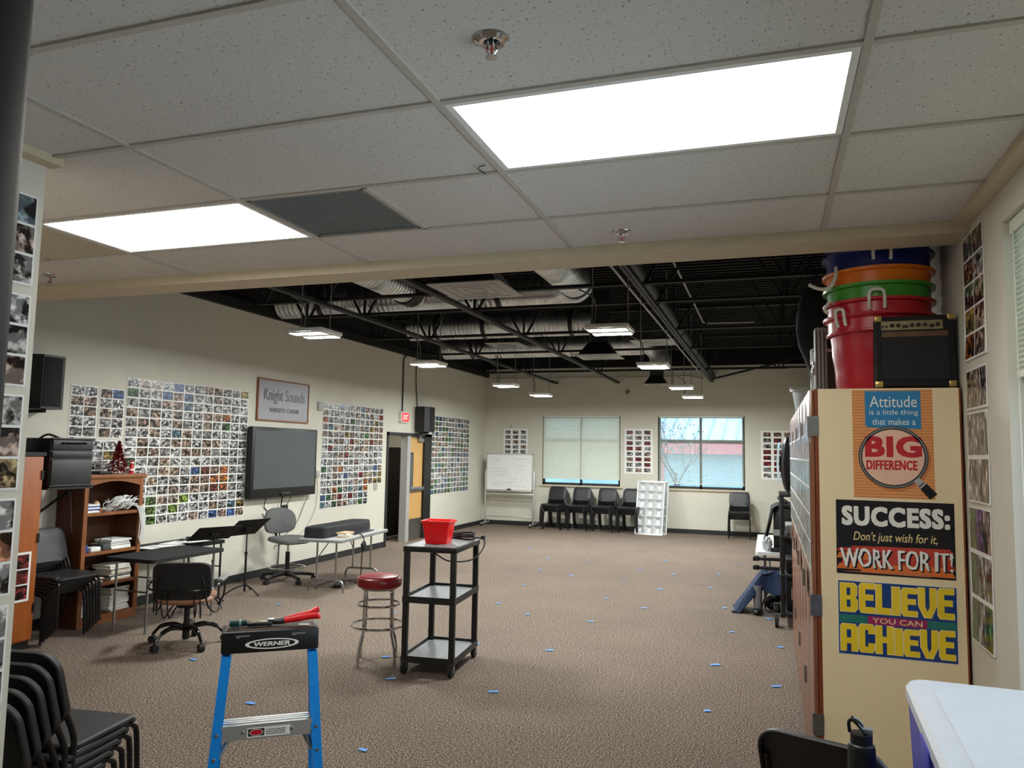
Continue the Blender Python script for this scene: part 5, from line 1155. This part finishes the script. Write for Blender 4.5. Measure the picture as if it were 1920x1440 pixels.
# ------------------------------------------------------------------ right side beyond the cabinets
t = thing('media_cart', 'tall black media cart on casters just past the cabinets', 'cart', (.44, 8.92, 0))
for sx in (-1, 1):
    for sy in (-1, 1): MB().rbox(sx*.32-.02, sx*.32+.02, sy*.34-.02, sy*.34+.02, .11, 1.37, 'black', .004).build('post', t)
for z in (.16, .55, .95, 1.38): MB().rbox(-.345, .345, -.365, .365, z-.03, z, 'black', .006).build('shelf', t)
for sx in (-1, 1):
    for sy in (-1, 1):
        x, y = sx*.30-.085, sy*.32; c_ = MB().cyl((x-.016,y,.065),(x+.016,y,.065),.065,'rubber',20).cyl((x-.018,y,.065),(x+.018,y,.065),.028,'grey_paint',12).build('caster', t); MB().box(x-.024,x+.10,y-.02,y+.02,.131,.14,'steel').box(x-.024,x-.018,y-.015,y+.015,.05,.135,'steel').box(x+.018,x+.024,y-.015,y+.015,.05,.135,'steel').build('fork', c_)
MB().box(-.30,.30,.34,.352,.18,.95,'black_matte').build('side_panel', t); MB().box(.325,.335,-.33,.33,.18,.95,'black_matte').build('side_panel', t)
for i, (z, h, lb) in enumerate(((.951,.10,'grey disc player on the upper shelf of the media cart'),(.551,.14,'black amplifier box on the middle shelf of the media cart'),(.161,.30,'large black box on the bottom shelf of the media cart'))):
    t = thing('player', lb, 'electronics', (.40, 8.90, z)); MB().rbox(-.24,.24,-.24,.24,.008,h,'grey_light' if i == 0 else 'black',.006).build('case_body', t); MB().box(-.246,-.238,-.22,.22,.02,h-.02,'black_gloss').build('front_panel', t)
    for sx in (-.2,.2):
        for sy in (-.2,.2): MB().cyl((sx,sy,0),(sx,sy,.01),.015,'rubber',8).build('foot', t)
t = thing('monitor', 'dark television set on top of the media cart seen from its edge', 'television', (.40, 8.62, 1.381))
def _crt(u, v):
    a = 2*pi*u; c_, s_ = cos(a), sin(a); e = .35; y = .33*(abs(c_)**e)*(1 if c_ > 0 else -1); z = .29*(abs(s_)**e)*(1 if s_ > 0 else -1)
    k, x = ((0,-.27),(.90,-.25),(1,-.225),(1,-.17),(.75,.12),(0,.14))[min(5, int(round(v*5)))]
    return (x-.035*(1-(z/.29)**2)*(1 if v < .45 else 0), y*k, .31+z*k)
MB().grid(_crt, 40, 5, 'black', True).build('housing', t)
def _scr(u, v): y, z = (u-.5)*.54, (v-.5)*.44; return (-.292-.034*(1-(z/.29)**2)+.02*(y/.27)**2, y, .32+z)
MB().grid(_scr, 10, 10, 'screen_pale').build('screen', t)
MB().lathe([(.2,0),(.2,.015),(.1,.03),(.09,.06)], (-.04,0,0), 'black', 24).build('base', t)
t = thing('white_table', 'white folding table behind the media cart', 'table', (.235, 10.42, 0))
MB().prism(rrect(.80, 2.05, .04, 5), .635, .67, 'white_paint').build('tabletop', t)
for sx in (-.3, .3):
    for sy in (-.85, .85): MB().cyl((sx,sy,0),(sx,sy,.635),.0135,'grey_paint',10).build('leg', t)
t = thing('equipment_box', 'black equipment box with pale strip on the white table', 'box', (.28, 9.75, .671)); MB().rbox(-.24,.3,-.2,.2,0,.50,'black',.01).build('case_body', t); MB().box(-.244,-.238,-.18,.18,.16,.24,'grey_light').box(-.24,.3,-.204,-.198,.18,.25,'grey_light').build('pale_strip', t)
t = thing('jacket', 'black jacket draped over the equipment box on the white table', 'jacket', (.14, 9.72, 1.185))
def _jk(u, v):
    y = (u-.5)*.46; s_ = v*1.0; x = .28-.36*min(1, s_/.42); z = .012+.02*sin(7*u+2)*.5
    if s_ > .42: d = s_-.42; x = -.11-.16*d-.02*sin(9*u)*d; z = .012-d*.78
    elif s_ > .36: z -= (s_-.36)*.15
    return (x+.012*sin(13*u+5*v), y*(1-.15*v)+.01*sin(9*v), z+.05*(1-abs(2*u-1))*(1 if s_ < .3 else max(0, 1-(s_-.3)*3)))
MB().grid(_jk, 24, 24, 'fabric_black').grid(lambda u, v: tuple(Vector(_jk(u, v))+Vector((.014,0,-.010))), 24, 24, 'fabric_black').build('garment', t)
MB().tube(smooth_path([(.05,-.12,.05),(-.02,-.06,.09),(-.03,.05,.09),(.04,.12,.05)], 5), .022, 'fabric_black', 8).build('collar', t)
t = thing('plastic_bag', 'crumpled clear plastic bag at the front edge of the white table', 'bag', (-.03, 9.52, .671)); MB().blob((0,0,.075), (.055,.05,.08), 'clear_plastic', .3, 4, 3).build('bag_body', t)
t = thing('power_adapter', 'black adapter with a lead on the white table', 'adapter', (.05, 9.46, .671)); MB().rbox(-.05,.05,-.03,.03,0,.045,'rubber',.008).build('adapter_body', t); MB().tube(smooth_path([(.05,0,.02),(.15,.02,.008),(.28,.0,.006)], 5), .006, 'rubber', 6).build('lead', t)
t = thing('folding_chair', 'folding chair with black slats and grey tube legs below the white table', 'chair', (-.02, 9.38, 0))
for s, x in ((-1, -.02), (1, .30)):
    MB().tube(smooth_path([(x-.06,-.10,0),(x-.05,-.10,.10),(x+.03,-.10,.30),(x+.04,-.10,.40),(x+.03,-.09,.60)], 5), .012, 'grey_paint', 8).build('leg', t)
    MB().tube([(x+.12,.12,0),(x+.06,.03,.35)], .012, 'grey_paint', 8).build('leg', t)
for z in (.59, .49): m = MB(); m.rbox(-.17,.30,-.115,-.085,z,z+.035,'black',.008); m.rbox(-.17,-.10,-.125,-.075,z-.008,z+.045,'black',.008); m.build('back_slat', t)
MB().rbox(-.10,.32,-.08,.16,.34,.365,'black',.01).build('seat', t)
t = thing('coat', 'dark blue coat draped from the folding chair down to the carpet', 'coat', (-.02, 9.38, 0))
def _ct(u, v):
    x = .34-.74*u; top = .47+.02*sin(9*u) if x > -.06 else .47-(.47-.02)*min(1, (-.06-x)/.32)**1.15
    if v < .55: y = .20-.36*v/.55; z = top
    else: d = (v-.55)/.45; y = -.16-.05*d-.03*sin(3*pi*u); z = top-d*min(top-.012, .17+.06*sin(5*u))
    return (x+.012*sin(9*v+4*u), y+.012*sin(17*u), max(.010, z+.012*sin(13*u+7*v)))
MB().grid(_ct, 34, 26, 'denim').grid(lambda u, v: tuple(Vector(_ct(u, v))+Vector((.006,.012,-.006))), 34, 26, 'denim').build('garment', t)
t = thing('boot', 'grey textured boot with black toe standing under the blue coat', 'boot', (-.14, 9.22, 0))
MB().lathe([(.0,.05),(.042,.05),(.046,.08),(.05,.25),(.055,.32),(.045,.32),(.04,.1)], (0,0,0), 'grey_paint', 18).build('shaft', t); MB().blob((-.01,-.04,.035), (.05,.10,.035), 'black', .03, 2, 3).build('toe', t)
t = thing('floor_bag', 'dark grey bag lying on the carpet below the folding chair', 'bag', (.12, 9.45, 0)); MB().blob((0,0,.10), (.20,.16,.10), 'black_matte', .06, 7, 3).build('bag_body', t)

# ------------------------------------------------------------------ under the dark roof
JN = ('nearest', 'second', 'third', 'fourth', 'fifth', 'farthest')
ZJ = 3.46
RUN = (-4.85, -3.35, -1.20)
for k, y in enumerate((5.6, 7.5, 8.45, 10.4, 12.35, 15.5)):
    t = thing('roof_joist', '%s black steel joist counted from the header beam under the dark roof' % JN[k], 'joist', (0, y, 0), group='black roof joists')
    MB().box(-5.75, .35, -.035, -.008, ZJ, ZJ+.032, 'joist_black').box(-5.75, .35, .008, .035, ZJ, ZJ+.032, 'joist_black').build('bottom_chord', t)
    MB().box(XL+.08, XR, -.04, .04, ZD-.09, ZD-.045, 'joist_black').build('top_chord', t)
    for x in RUN+(-5.7, .2):
        m = MB()
        for dx in (-.42, 0, .42): m.sq((x+dx*.12, 0, ZJ+.02), (x+dx, 0, ZD-.08), .026, 'joist_black')
        m.build('web', t)
for x, nm in zip(RUN, ('left', 'middle', 'right')):
    t = thing('bridging_bar', '%s long black steel bar running under the roof joists' % nm, 'steel bar', (x, 0, ZJ), group='steel bars under the joists')
    MB().box(-.035, -.005, BEAM_Y1, YF-.02, -.045, -.003, 'steel_black').box(.005, .035, BEAM_Y1, YF-.02, -.045, -.003, 'steel_black').build('bar', t)
t = thing('roof_pipe', 'thick dark round duct running away along the right steel bar', 'pipe', (-1.215, 0, 3.55)); MB().cyl((0,BEAM_Y1,0),(0,YF-.05,0),.09,'steel_black',22).build('tube', t)
for y in (6.2, 8.6, 11.0, 13.4, 15.8): MB().tube([(.096*cos(2*pi*i/20), y, .096*sin(2*pi*i/20)) for i in range(20)], .008, 'steel_black', 6, True).box(-.01,.01,y-.012,y+.012,.09,ZD-3.55,'steel_black').build('clamp_ring', t)
tag(MB().sq((-1.16,17.0,3.42), (.84,17.0,3.90), .04, 'steel_black').build('brace_bar'), 'slanting black brace under the roof near the far wall', 'steel bar')
tag(MB().box(XL+.1, XR, 17.25, 17.29, 3.66, 3.70, 'steel_black').build('cross_bar'), 'thin black bar crossing under the roof just before the far wall', 'steel bar')
tag(MB().tube(smooth_path([(-1.34,BEAM_Y1,3.47),(-1.34,8,3.47),(-1.34,12,3.47),(-1.34,17.2,3.47)], 2)+[Vector((-1.36,17.55,3.48)), Vector((-1.42,17.66,3.5)), Vector((-1.7,17.68,3.56)), Vector((-4,17.68,3.56)), Vector((-6.5,17.68,3.57))], .013, 'grey_light', 8).build('conduit'), 'long pale conduit beside the thick dark pipe turning along the far wall', 'conduit')
tag(MB().tube([(-.98,8.2,3.9),(-.98,12.45,3.9),(-.95,12.55,3.9),(-.2,12.6,3.9)], .012, 'grey_light', 8).build('conduit'), 'short pale conduit under the roof right of the thick dark pipe', 'conduit')
tag(MB().tube([(-3.0,5.2,3.75),(-2.95,7.6,3.75)], .012, 'grey_light', 8).build('conduit'), 'thin pale conduit between the two round ducts near the beam', 'conduit')

def ring_band(t, p, axis, r):
    v = Vector(axis)*.03; m = MB(); m.cyl(Vector(p)-v, Vector(p)+v, r+.008, 'steel_black', 28); m.box(p[0]-.012, p[0]+.012, p[1]-.012, p[1]+.012, p[2]+r, ZD-.04, 'steel_black'); m.build('band', t)
def duct_thing(label): return thing('round_duct', label, 'duct', (0,0,0))
zc = 3.72
t = duct_thing('nearest shiny round duct crossing under the roof with two branches to the beam')
MB().cyl((-6.25,8.7,zc),(-2.45,8.7,zc),.20,'duct_x',36).build('main_run', t)
def _elb(u, v): a = -pi/2*(1-v)+pi/2*0; R_ = .38; b = 2*pi*u; cx = -2.45; cy = 8.7-R_; rr = R_+.2*cos(b); th = pi/2*(1-v); return (cx+rr*cos(th), cy+rr*sin(th), zc+.2*sin(b))
MB().grid(_elb, 36, 10, 'galv', True).build('elbow', t, fix=True)
MB().cyl((-2.07,8.32,zc),(-2.07,BEAM_Y1+.01,zc),.195,'duct_y',36).build('right_branch', t)
MB().cyl((-4.18,8.62,zc),(-4.18,BEAM_Y1+.01,zc),.165,'duct_y',36).build('left_branch', t)
m = MB()
for x in (-5.6, -3.1): ring_band(t, (x,8.7,zc), (1,0,0), .20)
ring_band(t, (-2.07,8.3,zc), (0,1,0), .195)
MB().cyl((-4.18,8.42,zc),(-4.18,8.2,zc),.185,'steel_black',30).build('collar', t)
t = duct_thing('middle shiny round duct crossing under the roof')
MB().cyl((-5.5,11.1,zc+.02),(-2.45,11.1,zc+.02),.20,'duct_x',36).build('main_run', t); m = MB()
for x in (-5.0, -4.2, -2.8): ring_band(t, (x,11.1,zc+.02), (1,0,0), .20)
t = duct_thing('farthest shiny round duct, ending in an elbow over a diffuser')
MB().cyl((-5.9,13.4,zc),(-2.1,13.4,zc),.20,'duct_x',36).build('main_run', t); m = MB()
for x in (-5.3, -2.9): ring_band(t, (x,13.4,zc), (1,0,0), .20)
def _elb2(u, v): R_ = .3; b = 2*pi*u; rr = R_+.18*cos(b); th = pi/2*(1-v); return (-2.1+rr*cos(th), 13.4+.18*sin(b), zc-R_+rr*sin(th))
MB().grid(_elb2, 30, 10, 'galv', True).build('elbow', t, fix=True); MB().cyl((-1.8,13.4,zc-.28),(-1.8,13.4,zc-.42),.18,'galv',30).build('drop', t)
def diffuser(x, y, z, s, label, neck, key='grey_light', dx=0):
    t = thing('air_diffuser', label, 'vent', (x, y, z)); m = MB(); m.rbox(-s,s,-s,s,-.012,.0,key,.004); m.build('panel', t)
    if neck: 
        m = MB(); a, b = s*.85, s*.42; m.add([(-a,-a,0),(a,-a,0),(a,a,0),(-a,a,0),(-b,-b,.20),(b,-b,.20),(b,b,.20),(-b,b,.20)], [(0,1,5,4),(1,2,6,5),(2,3,7,6),(3,0,4,7),(4,5,6,7)], 'steel_black'); m.cyl((0,0,.19),(0,0,ZD-z if neck > .2 else .24),.15,'steel_black',20); m.build('plenum', t)
        if neck < .2:
            for dx, dy in ((-s*.9,-s*.9),(-s*.9,s*.9)): MB().cyl((dx,dy,0),(dx,dy,ZD-z),.005,'steel_black',6).build('hanger_rod', t)
    else:
        for dx in (-s*.8, s*.8): MB().cyl((dx,0,0),(dx,0,ZD-z),.004,'steel_black',6).build('hanger_rod', t)
        MB().lathe([(.10,-.016),(.16,-.02),(.17,-.013)], (0,0,0), 'grey_paint', 28).build('round_outlet', t)
    m = MB()
    for k in (.25,.5,.75): 
        q = s*k
        for a in ((-q,q,-q,-q+.008),(-q,q,q-.008,q),(-q,-q+.008,-q,q),(q-.008,q,-q,q)): m.box(a[0],a[1],a[2],a[3],-.016,-.0125,'grey_light')
    m.build('blades', t)
diffuser(-2.30, 5.83, 3.12, .315, 'square ceiling diffuser hanging closest to the header beam', .1)
diffuser(-2.36, 11.0, 3.20, .315, 'square diffuser hanging beside the bright double lamp in the middle of the room', .5)
diffuser(-2.33, 16.85, 3.30, .28, 'square diffuser hanging farthest away near the far wall', .45)
diffuser(-4.25, 12.25, 3.60, .30, 'flat white diffuser panel hanging left under the farther ducts', 0)
diffuser(-1.66, 11.75, 3.50, .33, 'flat white diffuser panel hanging right near the thick dark pipe', 0)

HB = [(-4.36, 6.62, 2.920, 'first hanging lamp of the left row, closest to the header beam'), (-4.36, 9.35, 2.920, 'second hanging lamp of the left row counted from the beam'), (-4.42, 12.75, 2.930, 'third hanging lamp of the left row counted from the beam'), (-4.36, 14.75, 2.910, 'last hanging lamp of the left row near the far wall'),
      (-1.40, 6.98, 2.910, 'first hanging lamp of the right row, closest to the header beam'), (-1.42, 9.98, 2.910, 'second hanging lamp of the right row counted from the beam'), (-1.42, 13.30, 2.910, 'third hanging lamp of the right row counted from the beam'), (-1.42, 15.40, 2.905, 'last hanging lamp of the right row near the far wall')]
hb0 = None
for x, y, z, lb in HB:
    if hb0: copy_thing(hb0, (x, y, z), 0, lb); continue
    t = thing('hanging_lamp', lb, 'lamp', (x, y, z), group='hanging lamps in the far room'); hb0 = t
    MB().rbox(-.20, .20, -.20, .20, .012, .05, 'white_paint', .008).box(-.19,.19,-.03,.03,.0,.012,'white_paint').build('housing', t)
    for s in (-1, 1): MB().box(-.185, .185, s*.125-.06, s*.125+.06, -.004, .013, 'white_paint').rect(-.180, .180, s*.125-.056, s*.125+.056, -.0045, 'lamp_glow').build('light_strip', t)
    for s in (-1, 1):
        MB().cyl((s*.17, 0, .05), (s*.17, 0, ZD-2.905), .006, 'grey_paint', 6).build('hanging_chain', t)
    MB().tube(smooth_path([(-.16,.02,.05),(-.14,.03,.2),(-.17,.02,.34),(-.3,.0,.42)], 4), .008, 'grey_paint', 6).build('power_whip', t)

tag(MB().tube(smooth_path([(-1.03,2.688,ZC-.006),(-1.034,2.655,ZC-.008),(-1.04,2.635,ZC-.008),(-1.025,2.605,ZC-.008),(-1.0,2.60,ZC-.007)], 5), .0022, 'black', 6).build('wire_hook'), 'small dark wire hook hanging from the ceiling grid by the large light panel', 'hook')
# ------------------------------------------------------------------ scraps of blue tape on the carpet
TP = [(-3.017,8.574),(-1.804,8.066),(-1.89,6.769),(-1.909,9.39),(-1.388,9.005),(-1.928,10.7),(-1.384,10.297),(-.768,10.74),(-1.362,11.675),(-.737,11.964),(-.511,9.386),(-.022,8.962),(-.379,8.161),(.076,7.702),(-.454,6.856),(.032,6.41),(-.428,5.632),(-2.527,8.142),(-3.298,11.241),(-2.733,10.89),(-2.868,12.526),(-1.664,13.079),(-1.919,12.016),(-3.546,12.49),(-3.127,9.877),(-4.221,13.666),(-.463,13.199),(.018,5.14),(-3.136,6.024),(-2.806,5.478),(-1.953,5.473),(-2.297,4.161),(-2.588,6.755),(-3.434,4.609),(-4.569,5.342),(-5.272,7.503),(-3.896,7.633)]
tq = random.Random(21)
for i, (x, y) in enumerate(TP):
    a, b = tq.uniform(.022,.04), tq.uniform(.012,.018); m = MB(); m.X = Matrix.Rotation(tq.uniform(-.5,.5), 4, 'Z')
    m.add([(-a,-b,.004),(a,-b,.006),(a*.9,b,.010),(-a,b,.005),(-a,-b,.006),(a,-b,.008),(a*.9,b,.012),(-a,b,.007)], [(3,2,1,0),(4,5,6,7),(0,1,5,4),(1,2,6,5),(2,3,7,6),(3,0,4,7)], 'tape')
    o = m.build('tape_scrap'); o.location = (x, y, 0)
    tag(o, 'scrap of blue tape on the carpet', 'tape', 'scraps of blue tape on the carpet')
